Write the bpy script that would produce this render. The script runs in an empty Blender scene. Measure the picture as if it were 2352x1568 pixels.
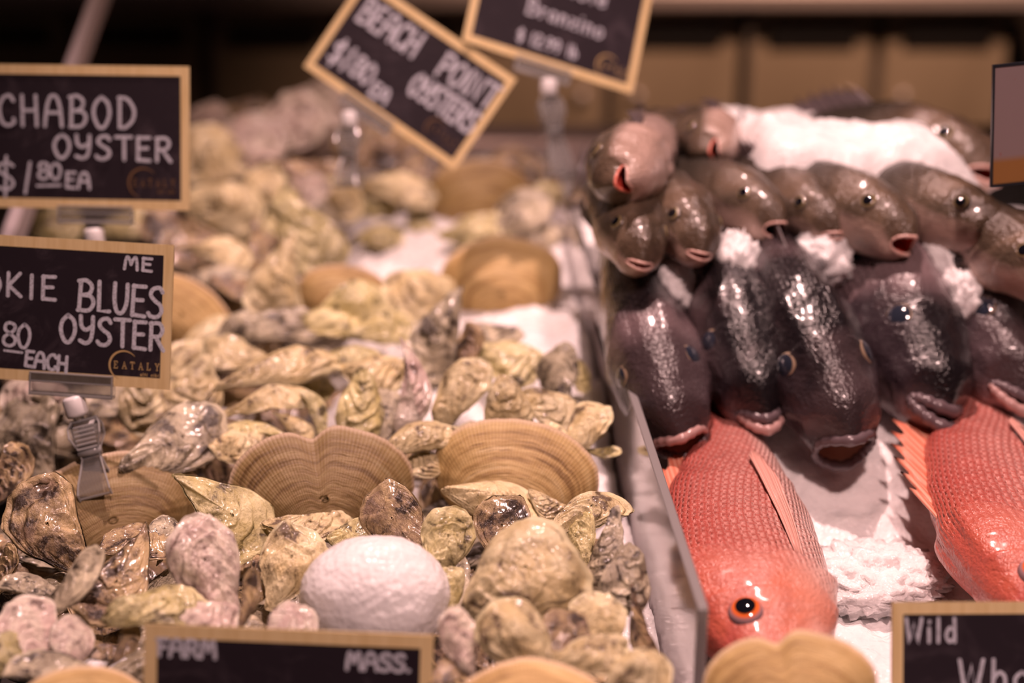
import bpy, math, random
import numpy as np
from mathutils import Vector, Matrix

sc = bpy.context.scene
random.seed(7)
# ------------------------------------------------------------------ camera
THETA = math.radians(21.5)
FPX = 50 / 36 * 2352
CAM = Vector((0, 0, 0.5))
cam_data = bpy.data.cameras.new('camera')
cam_data.lens = 50
cam_data.sensor_width = 36
cam_data.clip_start = 0.02
cam_data.dof.use_dof = True
cam_data.dof.focus_distance = 0.915
cam_data.dof.aperture_fstop = 2.4
cam = bpy.data.objects.new('camera', cam_data)
cam.location = CAM
cam.rotation_euler = (math.pi / 2 - THETA, 0, 0)
sc.collection.objects.link(cam)
sc.camera = cam
RV = Vector((1, 0, 0))
FV = Vector((0, math.cos(THETA), -math.sin(THETA)))
UV_ = Vector((0, math.sin(THETA), math.cos(THETA)))


def ray(px, py):
    return FV + RV * ((px - 1176) / FPX) + UV_ * ((784 - py) / FPX)


def P(px, py, h):                      # point of the line of sight at height h above the display bed
    r = ray(px, py)
    return CAM + r * ((h - CAM.z) / r.z)


def Q(px, py, d):                      # point of the line of sight at depth d
    return CAM + ray(px, py) * d


def depth(p):
    return (p - CAM).dot(FV)


# ------------------------------------------------------------------ world, lights, exposure
world = bpy.data.worlds.new('shop_ambient')
sc.world = world
world.use_nodes = True
world.node_tree.nodes['Background'].inputs[0].default_value = (1.0, 0.6, 0.5, 1)
world.node_tree.nodes['Background'].inputs[1].default_value = 0.012


def spot(name, loc, target, power, size, blend, radius, col):
    l = bpy.data.lights.new(name, 'SPOT')
    l.energy = power
    l.spot_size = math.radians(size)
    l.spot_blend = blend
    l.shadow_soft_size = radius
    l.color = col
    o = bpy.data.objects.new(name, l)
    o.location = loc
    o.rotation_euler = (Vector(target) - Vector(loc)).to_track_quat('-Z', 'Y').to_euler()
    sc.collection.objects.link(o)
    return o


PINK = (1.0, 0.625, 0.575)
spot('ceiling_spot_front', (0.28, 0.06, 1.6), (0.06, 0.98, 0.08), 88, 44, 0.75, 0.03, PINK)
spot('ceiling_spot_over', (0.04, 1.46, 2.05), (0.05, 0.95, 0.0), 195, 50, 0.85, 0.022, PINK)
spot('ceiling_spot_far', (-0.25, 2.0, 1.7), (-0.18, 1.75, 0.1), 34, 46, 0.9, 0.05, (1.0, 0.58, 0.46))
spot('ceiling_spot_counter', (0.85, 2.3, 1.5), (0.62, 3.2, -0.2), 210, 70, 0.9, 0.08, (1.0, 0.60, 0.42))
sc.view_settings.view_transform = 'Standard'
sc.view_settings.look = 'None'
sc.view_settings.exposure = 0.0
sc.view_settings.gamma = 1
sc.view_settings.use_curve_mapping = False
sc.cycles.use_denoising = True
sc.cycles.max_bounces = 8
sc.cycles.diffuse_bounces = 3
sc.cycles.glossy_bounces = 3
sc.cycles.transmission_bounces = 5
sc.cycles.transparent_max_bounces = 12
sc.cycles.caustics_reflective = False
sc.cycles.caustics_refractive = False

# ------------------------------------------------------------------ numpy noise
def _hash(ix, iy, iz, seed):
    h = (ix.astype(np.int64) * 374761393 + iy.astype(np.int64) * 668265263 + iz.astype(np.int64) * 1440662683 + seed * 974634777) & 0x7fffffff
    h = ((h ^ (h >> 13)) * 1274126177) & 0x7fffffff
    h = ((h ^ (h >> 16)) * 668265263) & 0x7fffffff
    return ((h >> 7) & 0xffff) / 32767.5 - 1.0


def vnoise(p, seed=0):
    i = np.floor(p).astype(np.int64)
    f = p - i
    f = f * f * f * (f * (f * 6 - 15) + 10)
    r = 0
    for dx in (0, 1):
        wx = f[:, 0] if dx else 1 - f[:, 0]
        for dy in (0, 1):
            wy = f[:, 1] if dy else 1 - f[:, 1]
            for dz in (0, 1):
                wz = f[:, 2] if dz else 1 - f[:, 2]
                r = r + wx * wy * wz * _hash(i[:, 0] + dx, i[:, 1] + dy, i[:, 2] + dz, seed)
    return r


def fbm(p, octv=4, seed=0, gain=0.5):
    a, r, q = 1.0, 0, p.copy()
    for k in range(octv):
        r = r + a * vnoise(q, seed + k * 17)
        q = q * 2.03 + 11.7
        a *= gain
    return r


def pn(a, k, seed):                     # noise that closes round a ring of angles
    return vnoise(np.stack([k * np.cos(a) + 40, k * np.sin(a) + 40, np.full_like(a, seed * 1.37)], 1), seed)


# ------------------------------------------------------------------ mesh helpers
def grid_faces(nr, nc, wrap):
    i = np.arange(nr - 1)[:, None]
    j = np.arange(nc if wrap else nc - 1)[None, :]
    j2 = (j + 1) % nc
    a = i * nc + j
    b = i * nc + j2
    c = (i + 1) * nc + j2
    d = (i + 1) * nc + j
    return np.stack([a, b, c, d], -1).reshape(-1, 4)


def mk_mesh(name, v, f, mats=(), smooth=True, uv=None, attrs=None, midx=None):
    me = bpy.data.meshes.new(name)
    if isinstance(f, np.ndarray):
        f = f.tolist()
    me.from_pydata(np.asarray(v, float).tolist(), [], f)
    for m in mats:
        me.materials.append(m)
    if smooth:
        me.polygons.foreach_set('use_smooth', np.ones(len(me.polygons), bool))
    if midx is not None:
        me.polygons.foreach_set('material_index', np.asarray(midx, np.int32))
    if uv is not None:
        ul = me.uv_layers.new(name='UVMap')
        li = np.empty(len(me.loops), np.int32)
        me.loops.foreach_get('vertex_index', li)
        ul.data.foreach_set('uv', np.asarray(uv, np.float32)[li].ravel())
    for k, a in (attrs or {}).items():
        at = me.attributes.new(k, 'FLOAT', 'POINT')
        at.data.foreach_set('value', np.asarray(a, np.float32))
    me.update()
    return me


def obj(name, me, parent=None, M=None):
    o = bpy.data.objects.new(name, me)
    sc.collection.objects.link(o)
    if parent is not None:
        o.parent = parent
    if M is not None:
        if parent is None:
            o.matrix_world = M
        else:
            o.matrix_local = M
    return o


def tag(o, label, cat, group=None, kind=None):
    o['label'] = label
    o['category'] = cat
    if group:
        o['group'] = group
    if kind:
        o['kind'] = kind
    return o


def empty(name, M):
    o = bpy.data.objects.new(name, None)
    o.empty_display_size = 0.01
    sc.collection.objects.link(o)
    o.matrix_world = M
    return o


def frame(pos, X, Z, s=1.0):
    X = X.normalized()
    Z = (Z - X * Z.dot(X)).normalized()
    Y = Z.cross(X)
    if not isinstance(s, tuple):
        s = (s, s, s)
    return Matrix(((X.x * s[0], Y.x * s[1], Z.x * s[2], pos.x), (X.y * s[0], Y.y * s[1], Z.y * s[2], pos.y),
                   (X.z * s[0], Y.z * s[1], Z.z * s[2], pos.z), (0, 0, 0, 1)))


class MB:                               # collects boxes, bars and ribbons into one mesh
    def __init__(self):
        self.v, self.f = [], []

    def add(self, v, f):
        n = len(self.v)
        self.v += [tuple(p) for p in v]
        self.f += [tuple(i + n for i in q) for q in f]

    def box(self, x0, x1, y0, y1, z0, z1, bev=0.0):
        b = min(bev, (x1 - x0) * .45, (y1 - y0) * .45, (z1 - z0) * .45)
        if b <= 0:
            v = [(x, y, z) for z in (z0, z1) for y in (y0, y1) for x in (x0, x1)]
            self.add(v, [(0, 2, 3, 1), (4, 5, 7, 6), (0, 1, 5, 4), (2, 6, 7, 3), (0, 4, 6, 2), (1, 3, 7, 5)])
            return
        rings = []
        for z, ins in ((z0, b), (z0 + b, 0), (z1 - b, 0), (z1, b)):
            r = []
            for (cx, cy, sx, sy) in ((x0, y0, 1, 1), (x1, y0, -1, 1), (x1, y1, -1, -1), (x0, y1, 1, -1)):
                p, q = (cx + sx * (b + ins), cy + sy * ins), (cx + sx * ins, cy + sy * (b + ins))
                r += [q, p] if (sx, sy) in ((1, 1), (-1, -1)) else [p, q]
            rings.append([(x, y, z) for x, y in r])
        v = [p for r in rings for p in r]
        f = [tuple(range(7, -1, -1)), tuple(range(24, 32))]
        for i in range(3):
            for j in range(8):
                f.append((i * 8 + j, i * 8 + (j + 1) % 8, (i + 1) * 8 + (j + 1) % 8, (i + 1) * 8 + j))
        self.add(v, f)

    def tube(self, pts, rad, n=10):
        pts = [Vector(p) for p in pts]
        rings = []
        up = Vector((0.13, 0.31, 0.94)).normalized()
        for i, p in enumerate(pts):
            t = (pts[min(i + 1, len(pts) - 1)] - pts[max(i - 1, 0)]).normalized()
            a = t.cross(up).normalized()
            b = a.cross(t)
            r = rad[i] if isinstance(rad, (list, tuple)) else rad
            rings.append([p + a * (r * math.cos(2 * math.pi * k / n)) + b * (r * math.sin(2 * math.pi * k / n)) for k in range(n)])
        v = [q for r in rings for q in r]
        f = [(i * n + j, (i + 1) * n + j, (i + 1) * n + (j + 1) % n, i * n + (j + 1) % n) for i in range(len(pts) - 1) for j in range(n)]
        f += [tuple(range(n)), tuple(range((len(pts) - 1) * n + n - 1, (len(pts) - 1) * n - 1, -1))]
        self.add(v, f)

    def lathe(self, prof, n=24, M=None):   # prof: (r, z) list, about z
        v = []
        for r, z in prof:
            for k in range(n):
                q = Vector((r * math.cos(2 * math.pi * k / n), r * math.sin(2 * math.pi * k / n), z))
                v.append(M @ q if M else q)
        f = [(i * n + j, i * n + (j + 1) % n, (i + 1) * n + (j + 1) % n, (i + 1) * n + j) for i in range(len(prof) - 1) for j in range(n)]
        f += [tuple(range(n - 1, -1, -1)), tuple(range((len(prof) - 1) * n, len(prof) * n))]
        self.add(v, f)

    def build(self, name, mat, parent=None, M=None, smooth=False):
        return obj(name, mk_mesh(name, self.v, self.f, [mat], smooth), parent, M)


# ------------------------------------------------------------------ node materials
class NT:
    def __init__(self, name):
        self.m = bpy.data.materials.new(name)
        self.m.use_nodes = True
        self.t = self.m.node_tree
        self.b = self.t.nodes['Principled BSDF']

    def n(self, typ, ins=None, **props):
        nd = self.t.nodes.new(typ)
        for k, v in props.items():
            setattr(nd, k, v)
        for k, v in (ins or {}).items():
            self.put(nd.inputs[k], v)
        return nd

    def put(self, sock, v):
        if hasattr(v, 'is_output'):
            self.t.links.new(v, sock)
        else:
            sock.default_value = v

    def math(self, op, a, b=0.0, clamp=False):
        nd = self.n('ShaderNodeMath', {0: a, 1: b}, operation=op)
        nd.use_clamp = clamp
        return nd.outputs[0]

    def noise(self, vec, scale, detail=4, rough=.55, dist=0.0):
        return self.n('ShaderNodeTexNoise', {'Vector': vec, 'Scale': scale, 'Detail': detail, 'Roughness': rough, 'Distortion': dist}).outputs[0]

    def ramp(self, fac, stops, interp='LINEAR'):
        nd = self.n('ShaderNodeValToRGB', {0: fac})
        cr = nd.color_ramp
        cr.interpolation = interp
        while len(cr.elements) < len(stops):
            cr.elements.new(0.5)
        for e, (p, c) in zip(cr.elements, stops):
            e.position = p
            e.color = (*c, 1) if len(c) == 3 else c
        return nd.outputs[0]

    def mix(self, fac, a, b, mode='MIX'):
        nd = self.n('ShaderNodeMix', data_type='RGBA', blend_type=mode)
        self.put(nd.inputs[0], fac)
        self.put(nd.inputs[6], (*a, 1) if isinstance(a, tuple) and len(a) == 3 else a)
        self.put(nd.inputs[7], (*b, 1) if isinstance(b, tuple) and len(b) == 3 else b)
        return nd.outputs[2]

    def attr(self, name):
        return self.n('ShaderNodeAttribute', attribute_name=name).outputs['Fac']

    def bump(self, h, strength, dist, prev=None):
        nd = self.n('ShaderNodeBump', {'Height': h, 'Strength': strength, 'Distance': dist})
        if prev is not None:
            self.put(nd.inputs['Normal'], prev)
        return nd.outputs[0]

    def out(self, **kw):
        for k, v in kw.items():
            self.put(self.b.inputs[k.replace('_', ' ')], v)
        return self.m


def plain(name, col, rough=.5, metal=0.0, **kw):
    t = NT(name)
    return t.out(Base_Color=(*col, 1), Roughness=rough, Metallic=metal, **kw)


def smoothstep(a, b, x):
    t = np.clip((x - a) / (b - a), 0, 1)
    return t * t * (3 - 2 * t)
# ------------------------------------------------------------------ shell materials
def oyster_mat(name, pale, second, dark, amount, rough, coat, bump=1.0):
    t = NT(name)
    tc = t.n('ShaderNodeTexCoord').outputs['Object']
    rnd = t.n('ShaderNodeObjectInfo').outputs['Random']
    off = t.n('ShaderNodeCombineXYZ', {0: t.math('MULTIPLY', rnd, 37.0), 1: t.math('MULTIPLY', rnd, 91.0), 2: t.math('MULTIPLY', rnd, 13.0)}).outputs[0]
    vec = t.n('ShaderNodeVectorMath', {0: tc, 1: off}, operation='ADD').outputs[0]
    g = t.attr('growth')
    ra = t.attr('radial')
    n_big = t.noise(vec, 2.4, 4, .55, .5)
    n_patch = t.noise(t.n('ShaderNodeVectorMath', {0: vec, 1: (5.3, 1.7, 9.1)}, operation='ADD').outputs[0], 3.2, 5, .6, .7)
    n_mid = t.noise(vec, 10.0, 5, .65, .4)
    n_fine = t.noise(vec, 46.0, 4, .7)
    blur = t.math('ADD', t.math('MULTIPLY', n_big, .75), t.math('MULTIPLY', n_mid, .25))
    c = t.mix(t.ramp(blur, [(.42, (0, 0, 0)), (.60, (1, 1, 1))]), pale, second)
    # stained patches with their own outline
    pm = t.math('ADD', t.math('MULTIPLY', n_patch, .74), t.math('MULTIPLY', n_mid, .26))
    mid = tuple(.45 * a + .55 * b for a, b in zip(second, dark))
    c = t.mix(t.math('MULTIPLY', t.ramp(pm, [(amount - .09, (0, 0, 0)), (amount, (1, 1, 1))]), .55), c, mid)
    c = t.mix(t.math('MULTIPLY', t.ramp(pm, [(amount, (0, 0, 0)), (amount + .05, (1, 1, 1))]), .9), c, dark)
    # growth lines and layer edges, broken up
    ph = t.math('ADD', t.math('MULTIPLY', g, 120.0), t.math('MULTIPLY', n_mid, 22.0))
    sn = t.math('ADD', t.math('MULTIPLY', t.math('SINE', ph), .5), .5)
    ln = t.math('MULTIPLY', t.math('POWER', sn, 6.0), t.ramp(n_patch, [(.42, (0, 0, 0)), (.60, (1, 1, 1))]))
    c = t.mix(t.math('MULTIPLY', ln, .40), c, dark)
    ly = t.ramp(t.attr('layer'), [(.0, (1, 1, 1)), (.10, (0, 0, 0)), (.86, (0, 0, 0)), (.98, (1, 1, 1))])
    c = t.mix(t.math('MULTIPLY', t.math('MULTIPLY', ly, .75), t.ramp(n_mid, [(.42, (0, 0, 0)), (.58, (1, 1, 1))])), c, dark)
    sp = t.ramp(n_fine, [(.62, (0, 0, 0)), (.70, (1, 1, 1))])
    c = t.mix(t.math('MULTIPLY', sp, .45), c, dark)
    rim = t.ramp(t.math('ADD', g, t.math('MULTIPLY', n_mid, .06)), [(.972, (0, 0, 0)), (.995, (1, 1, 1))])
    c = t.mix(t.math('MULTIPLY', rim, .6), c, tuple(min(.9, x * 1.05 + .02) for x in pale))
    hv = t.n('ShaderNodeHueSaturation', {'Color': c, 'Value': t.math('ADD', .74, t.math('MULTIPLY', rnd, .28))}).outputs[0]
    h = t.math('ADD', t.math('MULTIPLY', sn, .12), t.math('ADD', t.math('MULTIPLY', n_fine, .5), t.math('MULTIPLY', n_mid, .9)))
    nb = t.bump(h, .45 * bump, .0022)
    return t.out(Base_Color=hv, Roughness=rough, Normal=nb, Coat_Weight=coat, Coat_Roughness=.15)


OM = [
    oyster_mat('pale_oyster_shell', (.88, .78, .48), (.76, .62, .32), (.10, .06, .03), .565, .36, .3),
    oyster_mat('pink_oyster_shell', (.88, .78, .64), (.74, .56, .50), (.13, .075, .06), .575, .32, .4),
    oyster_mat('brown_glossy_oyster_shell', (.66, .50, .26), (.36, .25, .17), (.028, .016, .012), .52, .22, .7, 1.2),
    oyster_mat('grey_oyster_shell', (.76, .68, .48), (.44, .38, .27), (.04, .028, .02), .53, .34, .35),
    oyster_mat('olive_oyster_shell', (.84, .76, .42), (.66, .57, .24), (.07, .05, .02), .55, .32, .4),
]


def clam_mat(name, k):
    t = NT(name)
    tc = t.n('ShaderNodeTexCoord').outputs['Object']
    rnd = t.n('ShaderNodeObjectInfo').outputs['Random']
    g = t.attr('growth')
    ra = t.attr('radial')
    off = t.n('ShaderNodeCombineXYZ', {0: t.math('MULTIPLY', rnd, 37.0), 1: t.math('MULTIPLY', rnd, 91.0)}).outputs[0]
    vec = t.n('ShaderNodeVectorMath', {0: tc, 1: off}, operation='ADD').outputs[0]
    nb = t.noise(vec, 3.2, 5, .6)
    nf = t.noise(vec, 30.0, 4, .6)
    gg = t.math('ADD', g, t.math('MULTIPLY', nb, .05))
    band = t.noise(t.n('ShaderNodeCombineXYZ', {0: t.math('MULTIPLY', gg, 15.0), 1: t.math('MULTIPLY', rnd, 30.0), 2: t.math('MULTIPLY', ra, .8)}).outputs[0], 1.0, 4, .7)
    fine = t.noise(t.n('ShaderNodeCombineXYZ', {0: t.math('MULTIPLY', gg, 75.0), 1: t.math('MULTIPLY', ra, 3.0), 2: t.math('MULTIPLY', rnd, 30.0)}).outputs[0], 1.0, 3, .6)
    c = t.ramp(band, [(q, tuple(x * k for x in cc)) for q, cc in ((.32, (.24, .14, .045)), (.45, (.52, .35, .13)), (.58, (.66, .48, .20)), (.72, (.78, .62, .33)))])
    c = t.mix(t.math('MULTIPLY', t.ramp(fine, [(.58, (0, 0, 0)), (.68, (1, 1, 1))]), .6), c, (.16, .085, .03))
    rl = t.math('POWER', t.math('ADD', t.math('MULTIPLY', t.math('SINE', t.math('MULTIPLY', ra, 190.0)), .5), .5), 3.0)
    c = t.mix(t.math('MULTIPLY', rl, .18), c, (.22, .13, .05))
    edge = t.ramp(g, [(.955, (0, 0, 0)), (.985, (1, 1, 1))])
    c = t.mix(t.math('MULTIPLY', edge, .6), c, (.78, .62, .45))
    hv = t.n('ShaderNodeHueSaturation', {'Color': c, 'Value': t.math('ADD', .85, t.math('MULTIPLY', rnd, .3))}).outputs[0]
    h = t.math('ADD', t.math('MULTIPLY', fine, 1.0), t.math('ADD', t.math('MULTIPLY', rl, .15), t.math('MULTIPLY', nf, .3)))
    return t.out(Base_Color=hv, Roughness=.5, Normal=t.bump(h, .5, .002))


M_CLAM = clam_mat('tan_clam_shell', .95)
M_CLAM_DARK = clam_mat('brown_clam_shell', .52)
M_NACRE = plain('clam_inside', (.62, .5, .34), .4)


def ice_mat(name, fine=260.0, rough=.22):
    t = NT(name)
    tc = t.n('ShaderNodeTexCoord').outputs['Object']
    v1 = t.n('ShaderNodeTexVoronoi', {'Vector': tc, 'Scale': fine, 'Randomness': 1.0}).outputs['Distance']
    nz = t.noise(tc, 60, 5, .65)
    c = t.ramp(nz, [(.3, (.84, .83, .84)), (.6, (.94, .93, .93))])
    nb = t.bump(v1, .28, .003)
    nb = t.bump(nz, .2, .004, nb)
    return t.out(Base_Color=c, Roughness=rough, Normal=nb, Subsurface_Weight=.35, Subsurface_Radius=(.02, .02, .02), Subsurface_Scale=.6, IOR=1.31)


M_ICE = ice_mat('crushed_ice')
M_ICE_CLUMP = ice_mat('clumped_ice', 420.0, .16)


# ------------------------------------------------------------------ shells
def outline_table(xy, U, n=720):
    d = xy - U
    ang = np.arctan2(d[:, 1], d[:, 0])
    r = np.hypot(d[:, 0], d[:, 1])
    o = np.argsort(ang)
    a, r = ang[o], r[o]
    a = np.concatenate([a - 2 * np.pi, a, a + 2 * np.pi])
    r = np.concatenate([r, r, r])
    return lambda q: np.interp(q, a, r)


def oyster_valves(seed, width=.62, nose=.45, bend=.1, hu=.085, hl=.19, lam=7, ns=58, na=108, dx=1.05):
    rs = np.random.RandomState(seed)
    a = np.linspace(0, 2 * np.pi, na, endpoint=False)
    ca, sa = np.cos(a), np.sin(a)
    x = .5 * ca
    tt = x + .5
    y = sa * width * .5 * (nose + (1.22 - nose) * np.clip(tt, 0, 1) ** .75)
    rad = 1 + .12 * pn(a, 1.1, seed) + .075 * pn(a, 2.4, seed + 1) + .03 * pn(a, 6.5, seed + 2) * smoothstep(.1, .4, tt)
    x, y = x * rad, y * rad
    y = y + bend * (x - .1) ** 2 * 2.2
    O = np.stack([x, y], 1)
    C = np.array([.05, bend * .1])
    hx = O[na // 2]
    U = hx * .93 + C * .07
    R = outline_table(O, U)
    s = np.linspace(0, 1, ns) ** .85
    p = C[None, None] + s[:, None, None] * (O - C)[None]
    p = p.reshape(-1, 2)
    S = np.repeat(s, na)
    d = p - U
    ang = np.arctan2(d[:, 1], d[:, 0])
    t = np.clip(np.hypot(d[:, 0], d[:, 1]) / R(ang), 0, 1)
    p3 = np.stack([p[:, 0], p[:, 1], np.zeros(len(p))], 1)
    zr = (.07 * pn(np.tile(a, ns), 1.5, seed + 5) + .022 * pn(np.tile(a, ns), 4.5, seed + 6)) * (S ** 2.2)
    out = []
    for k, (H, sg) in enumerate(((hu, 1), (hl, -1))):
        dome = H * (1 - S ** 2.0) ** (1.35, dx)[k] * (1.0 + .5 * (-(p[:, 0]) - .02))
        q = t * lam + .75 * fbm(p3 * 2.6 + k * 7, 3, seed + 31 + k)
        fr = q - np.floor(q)
        amp = np.clip(.024 + .024 * vnoise(p3 * 3 + 3, seed + 8 + k), 0, 1) * smoothstep(.05, .4, t)
        lamz = amp * np.where(fr < .86, (fr / .86) ** 1.5, (1 - fr) / .14) * (1 - .25 * S)
        folds = .020 * np.sin(ang * (5 + 2 * k) + 2.5 * vnoise(p3 * 2, seed + 3) + seed) * t ** 1.3
        bumps = .036 * fbm(p3 * 2.6 + 20 * k, 2, seed + 40) + .007 * fbm(p3 * 12 + 4 * k, 3, seed + 50) + .004 * fbm(p3 * 34, 2, seed + 60)
        w = 1 - S ** 14
        z = dome + (lamz + folds * (.5 + k) + bumps * (.6 + .5 * k)) * w + .008
        xy = p * (1 + .045 * (fr - .5)[:, None] * smoothstep(.3, .6, S)[:, None])
        if k == 1:
            xy = C + (xy - C) * 1.03
        v = np.stack([xy[:, 0], xy[:, 1], zr + sg * z - sg * .005 * (S > .999)], 1)
        f = grid_faces(ns, na, True)
        f = f[na:]                       # drop the innermost degenerate ring
        cap = np.arange(na, 2 * na)
        if sg < 0:
            f = f[:, ::-1]
        faces = f.tolist()
        faces.append(cap.tolist() if sg > 0 else cap[::-1].tolist())
        radial = ang
        out.append(mk_mesh(('upper_valve', 'lower_valve')[k], v, faces, [OM[0]], attrs={'growth': t, 'radial': radial, 'layer': fr}))
    return out


SPEC = [  # seed, width, nose, bend, hu, hl, lam
    (11, .68, .40, .10, .07, .15, 6), (12, .60, .32, .22, .06, .16, 7), (13, .72, .46, -.12, .07, .17, 5), (14, .52, .30, .16, .06, .13, 8),
    (15, .64, .36, -.25, .065, .15, 6), (16, .46, .26, .20, .05, .11, 7), (17, .76, .52, .05, .10, .20, 5), (18, .56, .34, -.18, .06, .16, 8),
    (19, .38, .24, .28, .05, .11, 7), (20, .82, .56, -.05, .07, .13, 7),
]
VALVES = [oyster_valves(s, w, n, b, hu, hl, l) for s, w, n, b, hu, hl, l in SPEC]
LOBED = oyster_valves(33, .80, .55, .12, .16, .22, 7, 76, 160, .62)
VALVES.append(LOBED)
GROUPS = {'f': 'oysters in the front heap', 'm': 'oysters in the middle heap', 'b': 'oysters in the far heap'}


def oyster(px, py, h, lpx, phi, nx, ny, var, tone, label, flip=False, w=1.0, th=1.0, grp='f', pos=None):
    pos = pos or P(px, py, h)
    d = depth(pos)
    T = (CAM - pos).normalized()
    R = Vector((1, 0, 0))
    R = (R - T * R.dot(T)).normalized()
    U = T.cross(R)
    n = (T + R * nx + U * ny).normalized()
    ph = math.radians(phi)
    a = R * math.cos(ph) + U * math.sin(ph)
    L = lpx / FPX * d
    if flip:
        n = -n
    # undo foreshortening partly so that the visible length matches
    ax = (a - n * a.dot(n)).normalized()
    fs = max(.55, (ax - T * ax.dot(T)).length)
    L = L / fs
    M = frame(pos, ax, n, (L, L * w, L * th))
    r = empty('oyster', M)
    tag(r, label, 'oyster', GROUPS[grp])
    for me in VALVES[var]:
        c = obj(me.name, me, r)
        c.material_slots[0].link = 'OBJECT'
        c.material_slots[0].material = OM[tone]
    return r


def clam_mesh(seed, width=1.3, H=.28, notch=0.0, ns=56, na=160):
    # local x: from hinge to lip (length 1), y: across (width), z: outside of the shell
    rs = np.random.RandomState(seed)
    a = np.linspace(0, 2 * np.pi, na, endpoint=False)
    ca, sa = np.cos(a), np.sin(a)
    x = .5 * ca
    y = .5 * width * np.sign(sa) * np.abs(sa) ** 1.0 * (.80 + .2 * (x + .5))
    x = np.where(x < 0, x * (1 - .18 * np.abs(sa)), x)
    rad = 1 + .02 * pn(a, 2.2, seed) + .010 * pn(a, 9.0, seed + 1)
    if notch:
        rad = rad - notch * np.exp(-((np.where(a > np.pi, a - 2 * np.pi, a) - .12) / .16) ** 2)
    O = np.stack([x * rad, y * rad], 1)
    C = np.array([-.06, 0.])
    U = O[na // 2] * .96
    R = outline_table(O, U)
    s = np.linspace(0, 1, ns) ** .8
    p = (C[None, None] + s[:, None, None] * (O - C)[None]).reshape(-1, 2)
    S = np.repeat(s, na)
    d = p - U
    ang = np.arctan2(d[:, 1], d[:, 0])
    t = np.hypot(d[:, 0], d[:, 1]) / R(ang)
    p3 = np.stack([p[:, 0], p[:, 1], 0 * S], 1)
    dome = H * (1 - S ** 2.3) ** .75 * (1 - .55 * (p[:, 0]))
    q = t * 13 + .35 * fbm(p3 * 2, 3, seed)
    ridg = .0035 * np.abs(np.sin(q * np.pi)) ** .6 * (1 - S ** 12)
    z = dome + ridg + .010 * fbm(p3 * 3.5, 4, seed + 4) * (1 - S ** 6) + .012 * pn(np.tile(a, ns), 3.0, seed + 3) * S ** 4
    outer = np.stack([p[:, 0], p[:, 1], z], 1)
    inner = outer.copy()
    inner[:, 2] -= .022 + .014 * (1 - S)
    inner[:, :2] = C + (inner[:, :2] - C) * .985
    f = grid_faces(ns, na, True)[na:].tolist()
    N = ns * na
    cap = list(range(na, 2 * na))
    faces = f + [cap] + [[i + N for i in q2[::-1]] for q2 in f] + [[i + N for i in cap[::-1]]]
    o0 = (ns - 1) * na
    rim = [[o0 + j, o0 + N + j, o0 + N + (j + 1) % na, o0 + (j + 1) % na] for j in range(na)]
    midx = [0] * (len(f) + 1) + [1] * (len(f) + 1) + [0] * na
    return mk_mesh('clam_shell', np.concatenate([outer, inner]), faces + rim, [M_CLAM, M_NACRE],
                   attrs={'growth': np.tile(t, 2), 'radial': np.tile(ang, 2)}, midx=midx)


CLAMS = [clam_mesh(51, 1.55, .20, .20), clam_mesh(52, 1.45, .24), clam_mesh(53, 1.7, .24), clam_mesh(54, 1.35, .26)]


def clam(px, py, h, wpx, phi, nx, ny, var, label, th=1.0, w=1.0, d=None, dark=False):
    pos = P(px, py, h) if d is None else Q(px, py, d)
    dd = depth(pos)
    T = (CAM - pos).normalized()
    R = (Vector((1, 0, 0)) - T * T.x).normalized()
    U = T.cross(R)
    n = (T + R * nx + U * ny).normalized()
    ph = math.radians(phi)
    a = R * math.cos(ph) + U * math.sin(ph)
    L = wpx / FPX * dd / {0: 1.55, 1: 1.45, 2: 1.7, 3: 1.35}[var] / w
    o = obj('clam_shell', CLAMS[var], None, frame(pos, a, n, (L, L * w, L * th)))
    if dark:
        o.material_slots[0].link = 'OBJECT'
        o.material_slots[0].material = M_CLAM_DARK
    return tag(o, label, 'clam shell', 'clam shells stuck among the oysters')
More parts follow.
